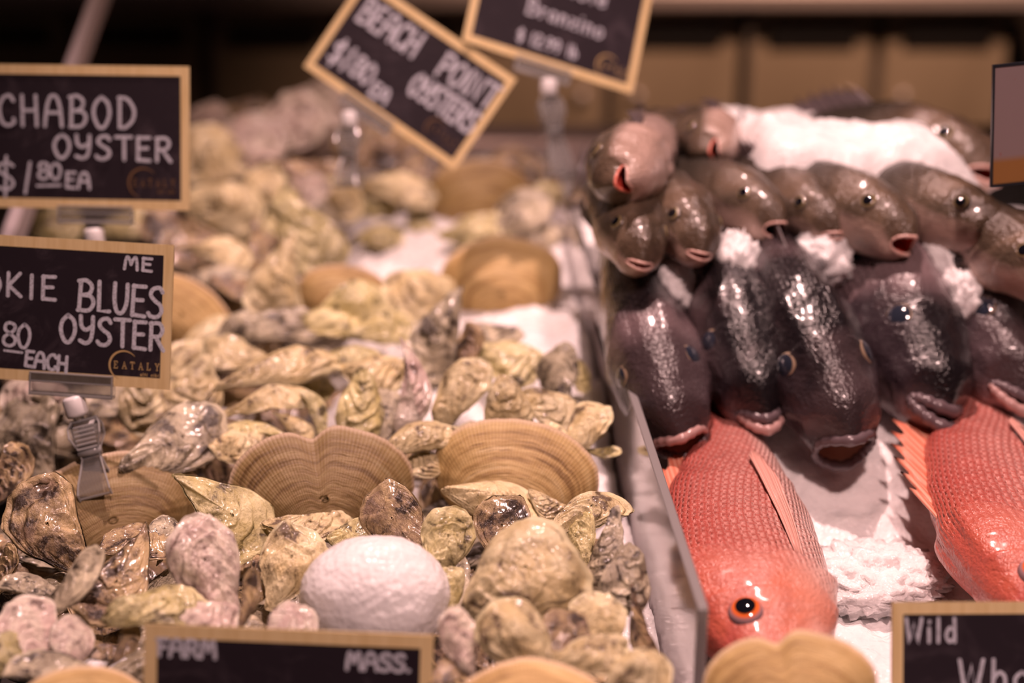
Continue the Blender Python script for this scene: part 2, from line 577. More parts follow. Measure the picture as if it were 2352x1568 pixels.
# ------------------------------------------------------------------ fish
def fish_mat(name, back, flank, belly, edge, scale, patch=None, rough=.28, bump=.5, head_smooth=.78, tint=None, gs=(.05, .42, .60, .86)):
    t = NT(name)
    uv = t.n('ShaderNodeUVMap', uv_map='UVMap').outputs[0]
    sp = t.n('ShaderNodeSeparateXYZ', {0: uv})
    tc = t.n('ShaderNodeTexCoord').outputs['Object']
    rnd = t.n('ShaderNodeObjectInfo').outputs['Random']
    u = t.math('DIVIDE', sp.outputs[0], scale)
    v = t.math('DIVIDE', sp.outputs[1], scale * .8)
    row = t.math('FLOOR', v)
    odd = t.math('MODULO', t.math('ABSOLUTE', row), 2.0)
    cu = t.math('SUBTRACT', t.math('FRACT', t.math('ADD', u, t.math('MULTIPLY', odd, .5))), .5)
    cv = t.math('SUBTRACT', t.math('FRACT', v), .5)
    # rounded free edge towards the tail: distance from a point near the head-side of the cell
    du = t.math('ADD', cu, -.42)
    dist = t.math('SQRT', t.math('ADD', t.math('MULTIPLY', du, du), t.math('MULTIPLY', t.math('MULTIPLY', cv, cv), 1.5)))
    vor = t.n('ShaderNodeTexVoronoi', {'Vector': t.n('ShaderNodeCombineXYZ', {0: t.math('ADD', u, t.math('MULTIPLY', odd, .5)), 1: v}).outputs[0], 'Scale': 1.0, 'Randomness': .25}, voronoi_dimensions='2D', feature='DISTANCE_TO_EDGE').outputs['Distance']
    s_ = t.attr('along')
    dv = t.attr('girth')
    mask = t.ramp(s_, [(head_smooth - .05, (1, 1, 1)), (head_smooth + .05, (0, 0, 0))])
    n1_ = t.noise(tc, 14, 5, .6, .5)
    n2_ = t.noise(tc, 70, 4, .6)
    wob = t.math('ADD', dv, t.math('MULTIPLY', t.math('SUBTRACT', n1_, .5), .35))
    col = t.ramp(wob, list(zip(gs, (back, flank, flank, belly))))
    if patch:
        pm = t.ramp(t.noise(t.n('ShaderNodeVectorMath', {0: tc, 1: t.n('ShaderNodeCombineXYZ', {0: t.math('MULTIPLY', rnd, 9.0)}).outputs[0]}, operation='ADD').outputs[0], 11, 3, .5, .3), [(.47, (0, 0, 0)), (.56, (1, 1, 1))])
        pm = t.math('MULTIPLY', pm, t.ramp(s_, [(.55, (.25, .25, .25)), (.66, (1, 1, 1)), (.76, (1, 1, 1)), (.83, (.3, .3, .3))]))
        col = t.mix(t.math('MULTIPLY', pm, .7), col, patch)
    if tint:
        hm = t.ramp(s_, [(head_smooth - .12, (0, 0, 0)), (head_smooth + .1, (1, 1, 1))])
        hm = t.math('MULTIPLY', hm, t.ramp(n1_, [(.35, (0, 0, 0)), (.62, (1, 1, 1))]))
        col = t.mix(t.math('MULTIPLY', hm, .7), col, tint)
    em = t.math('MULTIPLY', t.ramp(vor, [(.0, (1, 1, 1)), (.20, (0, 0, 0))]), mask)
    col = t.mix(t.math('MULTIPLY', em, .75), col, edge)
    ctr = t.math('MULTIPLY', t.ramp(vor, [(.22, (0, 0, 0)), (.42, (1, 1, 1))]), mask)
    col = t.mix(t.math('MULTIPLY', ctr, .5), col, tuple(min(.9, c * 1.5 + .05) for c in flank))
    hgt = t.math('MULTIPLY', t.math('SUBTRACT', 1.0, dist), mask)
    nb = t.bump(hgt, bump, scale * .28)
    nb = t.bump(n2_, .28, .004, nb)
    nb = t.bump(t.noise(tc, 330, 2, .6), .6, .0022, nb)
    return t.out(Base_Color=col, Roughness=rough, Normal=nb, Coat_Weight=.35, Coat_Roughness=.14, Specular_IOR_Level=.5)


M_SNAP = fish_mat('red_snapper_skin', (.48, .105, .085), (.58, .26, .225), (.78, .58, .52), (.43, .07, .05), .0088, None, .3, .9, .74, (.66, .16, .07), (.05, .40, .54, .78))
M_BASS = fish_mat('black_bass_skin', (.010, .008, .010), (.036, .025, .031), (.26, .18, .19), (.012, .009, .012), .0075, (.24, .17, .18), .25, .8, .72)
M_ROCK = fish_mat('silver_brown_fish_skin', (.026, .021, .015), (.055, .045, .032), (.66, .48, .42), (.04, .032, .028), .0058, None, .24, .4, .72, (.22, .15, .10), (.05, .32, .45, .66))
M_MOUTH = plain('fish_mouth_flesh', (.52, .31, .24), .3)
M_MOUTH_RED = plain('fish_mouth_red', (.55, .07, .05), .25)
M_LIP = plain('dark_fish_lip', (.13, .095, .105), .25)
M_LIP_PINK = plain('pink_fish_lip', (.46, .28, .26), .22)
M_LIP_PALE = plain('pale_fish_lip', (.66, .42, .36), .22)
M_LIP_RED = plain('red_fish_lip', (.72, .20, .14), .28)
M_PUPIL = plain('fish_pupil', (.006, .006, .01), .05, Coat_Weight=1.0, Coat_Roughness=.02)
M_PUPIL_CLOUD = plain('clouded_fish_pupil', (.022, .028, .045), .10, Coat_Weight=1.0, Coat_Roughness=.03)


def iris_mat(name, inner, outer):
    t = NT(name)
    r = t.attr('growth')
    c = t.ramp(r, [(.50, inner), (.66, inner), (.80, outer), (1.0, tuple(x * .25 for x in outer))])
    return t.out(Base_Color=c, Roughness=.12, Coat_Weight=1.0, Coat_Roughness=.03)


M_IRIS_ORANGE = iris_mat('orange_iris', (.80, .16, .03), (.35, .22, .24))
M_IRIS_GREY = iris_mat('grey_gold_iris', (.05, .05, .06), (.34, .25, .17))
M_IRIS_GOLD = iris_mat('gold_iris', (.30, .23, .10), (.16, .13, .10))


def fin_mat(name, c1, c2):
    t = NT(name)
    uv = t.n('ShaderNodeUVMap', uv_map='UVMap').outputs[0]
    sp = t.n('ShaderNodeSeparateXYZ', {0: uv})
    w = t.math('ADD', t.math('MULTIPLY', t.math('SINE', t.math('MULTIPLY', sp.outputs[1], 120.0)), .5), .5)
    return t.out(Base_Color=t.mix(w, c1, c2), Roughness=.35, Normal=t.bump(w, .5, .001), Coat_Weight=.4)


M_FIN_RED = fin_mat('red_fin', (.72, .20, .12), (.84, .40, .28))
M_FIN_PALE = fin_mat('pale_pink_fin', (.78, .36, .29), (.88, .52, .44))
M_FIN_DARK = fin_mat('dark_fin', (.05, .04, .045), (.17, .13, .13))

PROF = {
    'snapper': dict(L=.46, s=[0, .1, .25, .45, .6, .72, .82, .9, .96, 1], top=[.020, .022, .042, .068, .076, .075, .062, .042, .024, .010],
                    bot=[-.020, -.021, -.034, -.052, -.056, -.055, -.050, -.043, -.034, -.024], wid=[.006, .010, .020, .032, .037, .038, .035, .028, .021, .014], pw=.92),
    'bass': dict(L=.36, s=[0, .1, .25, .45, .6, .72, .82, .9, .96, 1], top=[.016, .018, .032, .052, .056, .052, .042, .030, .021, .012],
                 bot=[-.016, -.017, -.028, -.044, -.047, -.045, -.041, -.036, -.031, -.026], wid=[.005, .009, .019, .031, .036, .036, .034, .030, .025, .019], pw=.95),
    'rock': dict(L=.32, s=[0, .1, .25, .45, .6, .72, .82, .9, .96, 1], top=[.012, .014, .024, .036, .039, .037, .033, .027, .020, .012],
                 bot=[-.012, -.013, -.022, -.034, -.037, -.037, -.035, -.031, -.026, -.020], wid=[.004, .007, .017, .027, .031, .032, .031, .027, .021, .015], pw=.97),
}


class Fish:
    """one continuous body surface, x from tail to snout, z towards the back, y towards the left side"""

    def __init__(self, kind, gape=.006, mw=.014, recess=.03, drop=.0, under=.004, nr=120, na=84, seed=1, deep=.05, curve=0.0, sag=0.0):
        p = PROF[kind]
        recess = min(recess, .046 * p['L'])
        self.kind, self.L, self.na, self.seed, self.curve, self.sag = kind, p['L'], na, seed, curve, sag
        L = self.L
        s = np.concatenate([np.linspace(0, .7, int(nr * .5), endpoint=False), np.linspace(.7, .935, int(nr * .5))])
        f = lambda k, q: np.interp(q, np.linspace(0, 1, 201), np.convolve(np.pad(np.interp(np.linspace(0, 1, 201), p['s'], p[k]), 8, mode='edge'), np.hanning(19)[1:-1] / np.hanning(19)[1:-1].sum(), 'same')[8:-8])
        self.ft = lambda q: f('top', q)
        self.fb = lambda q: f('bot', q)
        self.fw = lambda q: f('wid', q)
        self.pw = p['pw']
        th = np.linspace(0, 2 * np.pi, na, endpoint=False)
        self.th = th
        rings, S, mi = [], [], []
        for q in s:
            rings.append(self.ring(q, th))
            S.append(q)
        last = rings[-1]
        zt, zb = float(self.ft(1.0)), float(self.fb(1.0))
        zm = .5 * (zt + zb) - drop * .5
        c, sn = np.cos(th), np.sin(th)
        rx = L - recess * np.abs(sn) ** 1.3 + under * (1 - c) / 2 - drop * .8 * np.clip(-c, 0, 1) ** 1.2
        rim = np.stack([rx, mw * np.sign(sn) * np.abs(sn) ** .8, zm + gape * .5 * c + .003 * np.abs(sn) * -1], 1)
        self.rim = rim
        for k, a in enumerate((.25, .5, .75, .92, 1.0)):
            b = math.sin(a * math.pi / 2)
            r = last * (1 - b) + rim * b
            r[:, 0] = last[:, 0] * (1 - a) + rim[:, 0] * a
            r[:, 1] = last[:, 1] * (1 - a ** 1.8) + rim[:, 1] * a ** 1.8
            bz = a ** 1.8
            r[:, 2] = last[:, 2] * (1 - bz) + rim[:, 2] * bz
            rings.append(r)
            S.append(.935 + .065 * a)
        body_rows = len(rings)
        ctr = rim.mean(0)
        for k, (sc_, bk) in enumerate(((.90, .006), (.80, deep * .4), (.55, deep * .8), (.15, deep))):
            r = ctr + (rim - ctr) * sc_
            r[:, 0] = rim[:, 0] - bk
            rings.append(r)
            S.append(1.0)
        V = np.concatenate(rings)
        S = np.repeat(np.array(S), na)
        TH = np.tile(th, len(rings))
        rows = len(rings)
        # gill cover, cheek plate and brow relief
        side = np.abs(np.sin(TH))
        xr, zr = V[:, 0] / L, V[:, 2] / max(1e-6, p['top'][4])
        e1 = .735 - .05 * zr ** 2 + .01 * np.sin(zr * 9)
        e2 = .825 - .02 * zr ** 2 + .02 * zr
        gk = 1.7 if kind == 'snapper' else 1.0
        disp = .0035 * gk * smoothstep(e1 - .004, e1 + .004, xr) * (1 - smoothstep(e1 + .03, e1 + .16, xr)) * smoothstep(.25, .5, side)
        disp += .0016 * gk * smoothstep(e2 - .003, e2 + .003, xr) * (1 - smoothstep(e2 + .02, e2 + .08, xr)) * smoothstep(.3, .6, side)
        disp += .0012 * fbm(V * 45, 3, seed) * smoothstep(.0, .2, S) * (S < .99)
        N = np.stack([0 * TH, np.sin(TH), np.cos(TH)], 1)
        V = V + N * disp[:, None] * (np.arange(len(V)) < (body_rows - 2) * na)[:, None]
        self.V = V
        faces = grid_faces(rows, na, True)[:, ::-1]
        midx = (np.repeat(np.arange(rows - 1), na) >= body_rows - 1).astype(int)
        tailcap = [list(range(0, na))]
        per = np.abs(np.where(TH > np.pi, TH - 2 * np.pi, TH)) * (np.interp(S, np.linspace(0, 1, 50), np.maximum(self.ft(np.linspace(0, 1, 50)) - self.fb(np.linspace(0, 1, 50)), .02)) * .5 + .012)
        uvv = np.stack([V[:, 0], per], 1)
        self.faces = faces.tolist() + tailcap
        self.midx = midx.tolist() + [0]
        self.uv = uvv
        self.attrs = {'along': S, 'girth': (1 - np.cos(TH)) / 2}
        self.V = self.bend(V)

    def bend(self, V):
        V = np.array(V, float)
        if self.curve:
            q = np.clip(1 - V[:, 0] / self.L, 0, 1)
            V[:, 1] += self.curve * q ** 2
        if self.sag:
            q = np.clip(1 - V[:, 0] / self.L, 0, 1)
            V[:, 2] -= self.sag * q ** 2
        return V

    def ring(self, q, th):
        t, b, w = float(self.ft(q)), float(self.fb(q)), float(self.fw(q))
        c, s = np.cos(th), np.sin(th)
        e = self.pw
        y = w * np.sign(s) * np.abs(s) ** e
        z = np.where(c > 0, t * np.abs(c) ** 1.05, b * np.abs(c) ** 1.0)
        # keep the widest line slightly below the middle
        return np.stack([np.full_like(th, q * self.L), y * (1 - .12 * np.clip(c, 0, 1)), z], 1)

    def at(self, s, th, off=0.0):
        e = 1e-3
        p = self.ring(s, np.array([th]))[0]
        du = self.ring(s + e, np.array([th]))[0] - self.ring(s - e, np.array([th]))[0]
        dv = self.ring(s, np.array([th + e]))[0] - self.ring(s, np.array([th - e]))[0]
        n = Vector(np.cross(du, dv)).normalized()
        if n.y * math.sin(th) + n.z * math.cos(th) < 0:
            n = -n
        q = self.bend([p])[0]
        return Vector(q) + n * off, n, Vector(du).normalized()

    def body_mesh(self, mats):
        return mk_mesh('fish_body', self.V, self.faces, mats, uv=self.uv, attrs=self.attrs, midx=self.midx)

    def lip_mesh(self, part, mat, r0=.0035):
        na = self.na
        rng_ = np.arange(-na // 4 - 1, na // 4 + 2) % na if part == 'upper' else np.arange(na // 4 - 1, 3 * na // 4 + 2) % na
        pts = self.bend(self.rim)[rng_]
        n = len(pts)
        rad = [r0 * (.35 + .65 * math.sin(math.pi * (i + .5) / n) ** .6) * (1 + .12 * math.sin(i * 1.3 + self.seed)) for i in range(n)]
        mb = MB()
        mb.tube(pts, rad, 10)
        return mk_mesh(part + '_lip', mb.v, mb.f, [mat])


def eye_meshes(R, iris, pupil, bulge=.5, pf=.52):
    def dome(r0, r1, nr, na, lift):
        v, g = [], []
        for i in range(nr):
            r = r0 + (r1 - r0) * i / (nr - 1)
            z = bulge * R * math.sqrt(max(0, 1 - r * r)) + lift
            for k in range(na):
                a = 2 * math.pi * k / na
                v.append((R * r * math.cos(a), R * r * math.sin(a), z))
                g.append(r)
        return v, g, grid_faces(nr, na, True).tolist()
    v, g, f = dome(.02, 1.0, 16, 36, 0)
    # skirt so the eye sits in its socket
    n = len(v)
    v += [(R * .98 * math.cos(2 * math.pi * k / 36), R * .98 * math.sin(2 * math.pi * k / 36), -R * .5) for k in range(36)]
    g += [1.0] * 36
    f += [[n - 36 + k, n - 36 + (k + 1) % 36, n + (k + 1) % 36, n + k] for k in range(36)]
    f.append(list(range(36))[::-1])
    f = [q[::-1] for q in f]
    e = mk_mesh('eye', v, [q[::-1] for q in f], [iris], attrs={'growth': g})
    v2, g2, f2 = dome(.02, pf, 8, 28, R * .045)
    f2.append(list(range(28))[::-1])
    pm = mk_mesh('pupil', v2, f2, [pupil])
    return e, pm


def ribbed_fin(name, rows, mat, rows_uv=None, sol=.0009):
    """rows: list over the rays, each a list of points from base to tip"""
    nr, nc = len(rows), len(rows[0])
    v = [p for r in rows for p in r]
    uv = [(j / (nc - 1), i / (nr - 1)) for i in range(nr) for j in range(nc)]
    return mk_mesh(name, np.array([tuple(p) for p in v]), grid_faces(nr, nc, False), [mat], uv=np.array(uv)), sol


def add_fin(rows, name, mat, root, sol=.0009):
    me, s = ribbed_fin(name, rows, mat, sol=sol)
    o = obj(name, me, root)
    m = o.modifiers.new('thickness', 'SOLIDIFY')
    m.thickness = s
    m.offset = 0
    return o


def pectoral(fs, root, mat, side=1, s0=.70, th0=100, reach=.22, spread=26, lift=.004, droop=10):
    rows = []
    n = 22
    for i in range(n):
        u = i / (n - 1)
        r = []
        ln = reach * (.62 + .38 * math.sin(math.pi * (.30 + .62 * u)))
        for j in range(9):
            w = j / 8
            s = s0 - ln * w
            th = math.radians((th0 - droop * w) + (u - .5) * (7 + spread * w ** .8))
            p, nn, _ = fs.at(s, side * th, lift * (.4 + w * 1.1) + .0008 * math.sin(i * 2.4))
            r.append(p)
        rows.append(r)
    return add_fin(rows, 'pectoral_fin', mat, root)


def dorsal(fs, root, mat, s0=.70, s1=.22, h=.03, lean=.035, spikes=11, side=0.0):
    rows = []
    n = spikes * 4 + 1
    for i in range(n):
        u = i / (n - 1)
        s = s0 + (s1 - s0) * u
        ph = (i % 4) / 4
        hh = h * (.45 + .55 * math.sin(math.pi * min(1, .15 + u))) * (1.0 if i % 4 == 0 else .62 + .10 * abs(ph - .5))
        r = []
        for j in range(6):
            w = j / 5
            p, nn, du = fs.at(s, 0.0, -.003)
            r.append(p + Vector((-lean * w * (1 if i % 4 == 0 else .8), side * hh * w + .0006 * math.sin(i * 1.57), hh * w)))
        rows.append(r)
    return add_fin(rows, 'dorsal_fin', mat, root, .0012)


def tail_fin(fs, root, mat, h=.05, l=.07):
    rows = []
    for i in range(25):
        u = i / 24 * 2 - 1
        r = []
        for j in range(7):
            w = j / 6
            b = fs.bend([(0.012, 0, 0)])[0]
            r.append(Vector((b[0] - l * w * (.72 + .28 * u * u), b[1] + .0006 * math.sin(i * 2.2), b[2] + u * (.015 + (h - .015) * w))))
        rows.append(r)
    return add_fin(rows, 'tail_fin', mat, root)


CACHE = {}


def build_fish(kind, key, root, mats, fishargs, eye, lips, fins):
    if key not in CACHE:
        fs = Fish(kind, **fishargs)
        s, thd, R, iris, pup, bulge = eye
        em, pm = eye_meshes(R, iris, pup, bulge, {'bass': .74, 'rock': .58, 'snapper': .52}[kind])
        CACHE[key] = (fs, fs.body_mesh(mats), em, pm, fs.lip_mesh('upper', lips[0], lips[2]), fs.lip_mesh('lower', lips[1], lips[2]))
    fs, bm_, em, pm, ul, ll = CACHE[key]
    obj('body', bm_, root)
    s, thd, R, iris, pup, bulge = eye
    for sd in (1, -1):
        p, n, du = fs.at(s, sd * math.radians(thd), -.0006 - R * .12)
        e = obj('eye', em, root, frame(p, du, n))
        obj('pupil', pm, e)
    obj('upper_lip', ul, root)
    obj('lower_lip', ll, root)
    fins(fs, root)
    return fs


def place(snout, back, roll, L, scale=1.0, turn=0):
    """root matrix: snout point, a point of the fish's axis further back, roll in degrees about the axis (positive leans the back to the picture's left)"""
    X = (snout - back).normalized()
    Z = Vector((0, 0, 1))
    Z = (Z - X * Z.dot(X)).normalized()
    Z = Matrix.Rotation(math.radians(roll), 3, X) @ Z
    return frame(snout - X * L * scale, X, Z, scale)


def aim(snout, yaw, pitch, roll, L, scale=1.0):
    """root matrix: snout point, heading to the picture's right in degrees, downward pitch, roll"""
    y, p = math.radians(yaw), math.radians(pitch)
    X = Vector((math.sin(y) * math.cos(p), -math.cos(y) * math.cos(p), -math.sin(p)))
    return place(snout, snout - X, roll, L, scale)
# ------------------------------------------------------------------ sign materials
def board_mat():
    t = NT('black_sign_board')
    tc = t.n('ShaderNodeTexCoord').outputs['Object']
    a = t.noise(tc, 28, 6, .7, 1.2)
    b = t.noise(tc, 700, 3, .6)
    c = t.mix(t.ramp(a, [(.50, (0, 0, 0)), (.85, (1, 1, 1))]), (.019, .0125, .019), (.075, .057, .07))
    c = t.mix(t.ramp(b, [(.70, (0, 0, 0)), (.76, (.5, .5, .5))]), c, (.20, .15, .18))
    return t.out(Base_Color=c, Roughness=.62, Specular_IOR_Level=.3)


def wood_mat():
    t = NT('pale_wood_sign_border')
    tc = t.n('ShaderNodeTexCoord').outputs['Object']
    mp = t.n('ShaderNodeMapping', {'Vector': tc, 'Scale': (150, 9, 40)}).outputs[0]
    a = t.noise(mp, 1.6, 5, .6, .4)
    return t.out(Base_Color=t.ramp(a, [(.3, (.78, .58, .27)), (.6, (.90, .71, .38))]), Roughness=.45)


def chalk_mat(name, col):
    t = NT(name)
    tc = t.n('ShaderNodeTexCoord').outputs['Object']
    a = t.noise(tc, 900, 4, .7)
    c = t.mix(t.ramp(a, [(.40, (1, 1, 1)), (.52, (0, 0, 0))]), col, tuple(x * .55 for x in col))
    return t.out(Base_Color=c, Roughness=.7)


def clear_mat(name, tint, haze, gloss_rough, white=(.8, .8, .8)):
    t = NT(name)
    tr = t.n('ShaderNodeBsdfTransparent', {0: (*tint, 1)})
    gl = t.n('ShaderNodeBsdfGlossy', {0: (1, 1, 1, 1), 'Roughness': gloss_rough})
    df = t.n('ShaderNodeBsdfDiffuse', {0: (*white, 1)})
    tl = t.n('ShaderNodeBsdfTranslucent', {0: (*white, 1)})
    d2 = t.n('ShaderNodeMixShader', {0: .5, 1: df.outputs[0], 2: tl.outputs[0]})
    m1 = t.n('ShaderNodeMixShader', {0: haze, 1: tr.outputs[0], 2: d2.outputs[0]})
    fr = t.n('ShaderNodeFresnel', {0: 1.49})
    m2 = t.n('ShaderNodeMixShader', {0: fr.outputs[0], 1: m1.outputs[0], 2: gl.outputs[0]})
    out = t.t.nodes['Material Output']
    t.t.links.new(m2.outputs[0], out.inputs[0])
    return t.m


M_BOARD = board_mat()
M_WOOD = wood_mat()
M_CHALK = chalk_mat('white_marker', (.70, .72, .82))
M_LOGO = plain('tan_logo_print', (.62, .44, .20), .5)
M_LOGO_DIM = plain('brown_logo_print', (.20, .11, .05), .5)
M_CLEAR = clear_mat('clear_plastic', (.95, .95, .95), .16, .10)
M_EDGE = clear_mat('clear_plastic_rib', (.95, .95, .95), .55, .15, (.9, .9, .9))
M_WHITE = plain("white_plastic", (.82, .80, .80), .35)
M_ACRYL = clear_mat('clear_acrylic_panel', (.95, .92, .92), .52, .10, (.95, .80, .80))
M_ACRYL_EDGE = clear_mat('cut_acrylic_edge', (.85, .82, .82), .55, .25, (.80, .78, .78))

GLY = {
    'A': (.62, ['S0,0 .06,.55 .2,.97 .42,.97 .56,.6 .62,0', '.07,.45 .57,.45']),
    'B': (.62, ['.08,0 .1,1', 'S.02,.98 .3,1.02 .52,.85 .45,.6 .2,.52', 'S.2,.52 .5,.5 .62,.28 .45,.03 .04,0']),
    'C': (.58, ['S.56,.82 .42,.99 .18,.9 .04,.55 .14,.12 .36,0 .58,.1 .56,.22']),
    'D': (.62, ['.08,0 .08,1', 'S.04,.98 .35,.95 .6,.6 .55,.25 .3,.02 .08,0']),
    'E': (.52, ['.06,0 .06,1', '.04,.98 .5,1', '.06,.52 .42,.54', '.05,.02 .52,0']),
    'F': (.52, ['.12,0 .1,1', '.0,.98 .52,1', '.1,.52 .42,.54']),
    'H': (.62, ['.06,0 .04,1', '.58,0 .54,1', '.05,.5 .57,.52']),
    'I': (.16, ['.08,0 .08,1']),
    'K': (.56, ['.06,0 .06,1', '.5,1 .08,.46 .54,0']),
    'L': (.5, ['.06,1 .1,.02 .5,.04']),
    'M': (.76, ['S.04,0 .08,.6 .16,1 .3,.75 .38,.4', 'S.38,.4 .48,.8 .6,1 .68,.6 .72,0']),
    'N': (.62, ['.06,0 .06,1 .56,0 .56,1']),
    'O': (.64, ['S.3,1 .08,.75 .03,.4 .2,.02 .42,.02 .6,.4 .54,.8 .3,1']),
    'P': (.56, ['.08,0 .08,1', 'S.04,.98 .4,.98 .54,.74 .4,.48 .1,.46']),
    'R': (.6, ['.08,0 .08,1', 'S.04,.98 .4,1 .54,.76 .4,.52 .1,.5', '.26,.5 .6,0']),
    'S': (.56, ['S.52,.86 .4,1 .16,.94 .08,.74 .24,.56 .46,.42 .52,.2 .36,.02 .12,.02 .02,.12']),
    'T': (.6, ['.0,.98 .6,1', '.32,1 .34,0']),
    'U': (.58, ['S.04,1 .06,.4 .18,.05 .38,.05 .52,.4 .52,1']),
    'Y': (.6, ['S.04,1 .08,.64 .26,.5 .48,.62', 'S.54,1 .54,.5 .46,.12 .26,.0 .04,.08']),
    'W': (.8, ['.04,1 .2,0 .4,.8 .56,0 .76,1']),
    '$': (.5, ['S.46,.8 .3,.9 .08,.8 .1,.62 .36,.46 .46,.26 .3,.1 .04,.16', '.28,1.08 .24,-.1']),
    '0': (.56, ['S.28,1 .08,.75 .04,.4 .18,.02 .38,.02 .52,.4 .48,.8 .28,1']),
    '1': (.2, ['.12,1 .06,0']),
    '2': (.54, ['S.04,.8 .2,1 .44,.92 .46,.66 .2,.3 .02,.02', '.02,.02 .54,.04']),
    '8': (.54, ['S.28,.54 .08,.7 .12,.94 .3,1 .48,.9 .46,.7 .28,.54 .06,.36 .06,.1 .28,0 .5,.12 .5,.36 .28,.54']),
    '9': (.52, ['S.48,.75 .34,1 .08,.9 .06,.62 .28,.5 .48,.7 .44,.3 .3,0']),
    '.': (.14, ['.05,.02 .08,.04']),
    '_': (.9, ['0,0 .9,.03']),
    'i': (.18, ['.08,0 .08,.6', '.09,.84 .1,.88']), 'l': (.2, ['.1,0 .1,1']),
    'd': (.5, ['S.42,.5 .2,.6 .04,.3 .18,.02 .42,.15', '.42,1 .44,0']),
    'h': (.5, ['.08,1 .06,0', 'S.07,.4 .25,.6 .42,.45 .42,0']),
    'o': (.48, ['S.24,.6 .05,.4 .08,.08 .26,0 .43,.2 .4,.5 .24,.6']),
    'e': (.46, ['S.06,.3 .4,.34 .34,.58 .12,.5 .05,.22 .2,0 .42,.1']),
    'r': (.38, ['.08,0 .08,.6', 'S.08,.4 .2,.56 .36,.56']), 'a': (.48, ['S.4,.5 .2,.6 .05,.3 .16,.02 .4,.2', '.4,.58 .44,0']),
    'n': (.5, ['.08,0 .08,.6', 'S.08,.4 .25,.6 .42,.45 .44,0']), 'z': (.44, ['.04,.58 .4,.58 .04,.02 .42,.02']),
    'b': (.5, ['.08,1 .08,0', 'S.08,.45 .26,.6 .44,.3 .3,0 .08,.1']),
    'c': (.42, ['S.38,.5 .2,.6 .05,.3 .18,.02 .4,.1']), 't': (.34, ['.16,.9 .16,.05', '.02,.6 .32,.6']),
}


def stroke_pts(s):
    sm = s[0] == 'S'
    p = [tuple(float(c) for c in q.split(',')) for q in s.lstrip('S').split()]
    p = [np.array(q) for q in p]
    if not sm:
        return p
    out = []
    q = [2 * p[0] - p[1]] + p + [2 * p[-1] - p[-2]]
    for i in range(1, len(q) - 2):
        for k in range(7):
            t = k / 7
            out.append(.5 * (2 * q[i] + (q[i + 1] - q[i - 1]) * t + (2 * q[i - 1] - 5 * q[i] + 4 * q[i + 1] - q[i + 2]) * t * t + (3 * q[i] - q[i - 1] - 3 * q[i + 1] + q[i + 2]) * t ** 3))
    out.append(p[-1])
    return out


def ribbon(mb, pts, w, z, th=.00025):
    """a flat marker stroke with round ends, given real thickness"""
    n = len(pts)
    L, Rr = [], []
    for i in range(n):
        a = pts[min(i + 1, n - 1)] - pts[max(i - 1, 0)]
        a = a / (np.linalg.norm(a) + 1e-9)
        nn = np.array([-a[1], a[0]])
        if 0 < i < n - 1:
            b = pts[i] - pts[i - 1]
            b = b / (np.linalg.norm(b) + 1e-9)
            nn = nn / max(.6, abs(a @ b))
        L.append(pts[i] + nn * w / 2)
        Rr.append(pts[i] - nn * w / 2)
    def cap(c, d):
        a0 = math.atan2(d[1], d[0])
        return [c + w / 2 * np.array([math.cos(a0 + math.pi / 2 - math.pi * k / 6), math.sin(a0 + math.pi / 2 - math.pi * k / 6)]) for k in range(1, 6)]
    end = cap(pts[-1], pts[-1] - pts[-2])
    beg = cap(pts[0], pts[0] - pts[1])
    v = [(*q, z + th) for q in L] + [(*q, z + th) for q in Rr]
    f = [(i, n + i, n + i + 1, i + 1) for i in range(n - 1)]
    m = len(v)
    v += [(*q, z + th) for q in end]
    f.append(tuple([n - 1, 2 * n - 1] + [m + 4 - k for k in range(5)]))
    m2 = len(v)
    v += [(*q, z + th) for q in beg]
    f.append(tuple([n, 0] + [m2 + 4 - k for k in range(5)]))
    loop = list(range(n)) + [m + k for k in range(5)] + list(range(2 * n - 1, n - 1, -1)) + [m2 + k for k in range(5)]
    k0 = len(v)
    v += [(v[i][0], v[i][1], z) for i in loop]
    for i in range(len(loop)):
        j = (i + 1) % len(loop)
        f.append((loop[i], loop[j], k0 + j, k0 + i))
    mb.add(v, f)


def text(mb, s, x, y, width, h, w, z, rot=0.0, gap=.22, slant=0.0, jit=.0, zs=.00006):
    adv = sum((GLY[c][0] if c != ' ' else .45) + gap for c in s) - gap
    k = width / adv
    cr, sr = math.cos(math.radians(rot)), math.sin(math.radians(rot))
    cx = 0
    rr = random.Random(sum(map(ord, s)))
    cnt = 0
    for c in s:
        if c == ' ':
            cx += .45 + gap
            continue
        gw, st = GLY[c]
        dy = rr.uniform(-jit, jit)
        for q in st:
            pts = []
            for p in stroke_pts(q):
                lx, ly = (cx + p[0]) * k + slant * p[1] * h, (p[1] + dy) * h
                pts.append(np.array([x + lx * cr - ly * sr, y + lx * sr + ly * cr]))
            ribbon(mb, pts, w, z + zs * (cnt % 6))
            cnt += 1
        cx += gw + gap


def crescent(mb, cx, cy, r, z):
    """an open ring drawn thick at the left and fading to points"""
    n = 40
    v, f = [], []
    for i in range(n + 1):
        u = i / n
        a = math.radians(40 + 215 * u)
        w = r * .13 * math.sin(math.pi * u) ** .8 + r * .012
        for rr in (r + w * .5, r - w * .5):
            v.append((cx + rr * math.cos(a), cy + rr * math.sin(a), z))
    for i in range(n):
        f.append((2 * i, 2 * i + 2, 2 * i + 3, 2 * i + 1))
    m = len(v)
    v += [(a, b, z - .0002) for a, b, _ in v]
    for i in range(n):
        f.append((2 * i, m + 2 * i, m + 2 * i + 2, 2 * i + 2))
        f.append((2 * i + 1, 2 * i + 3, m + 2 * i + 3, m + 2 * i + 1))
    mb.add(v, [q[::-1] for q in f])


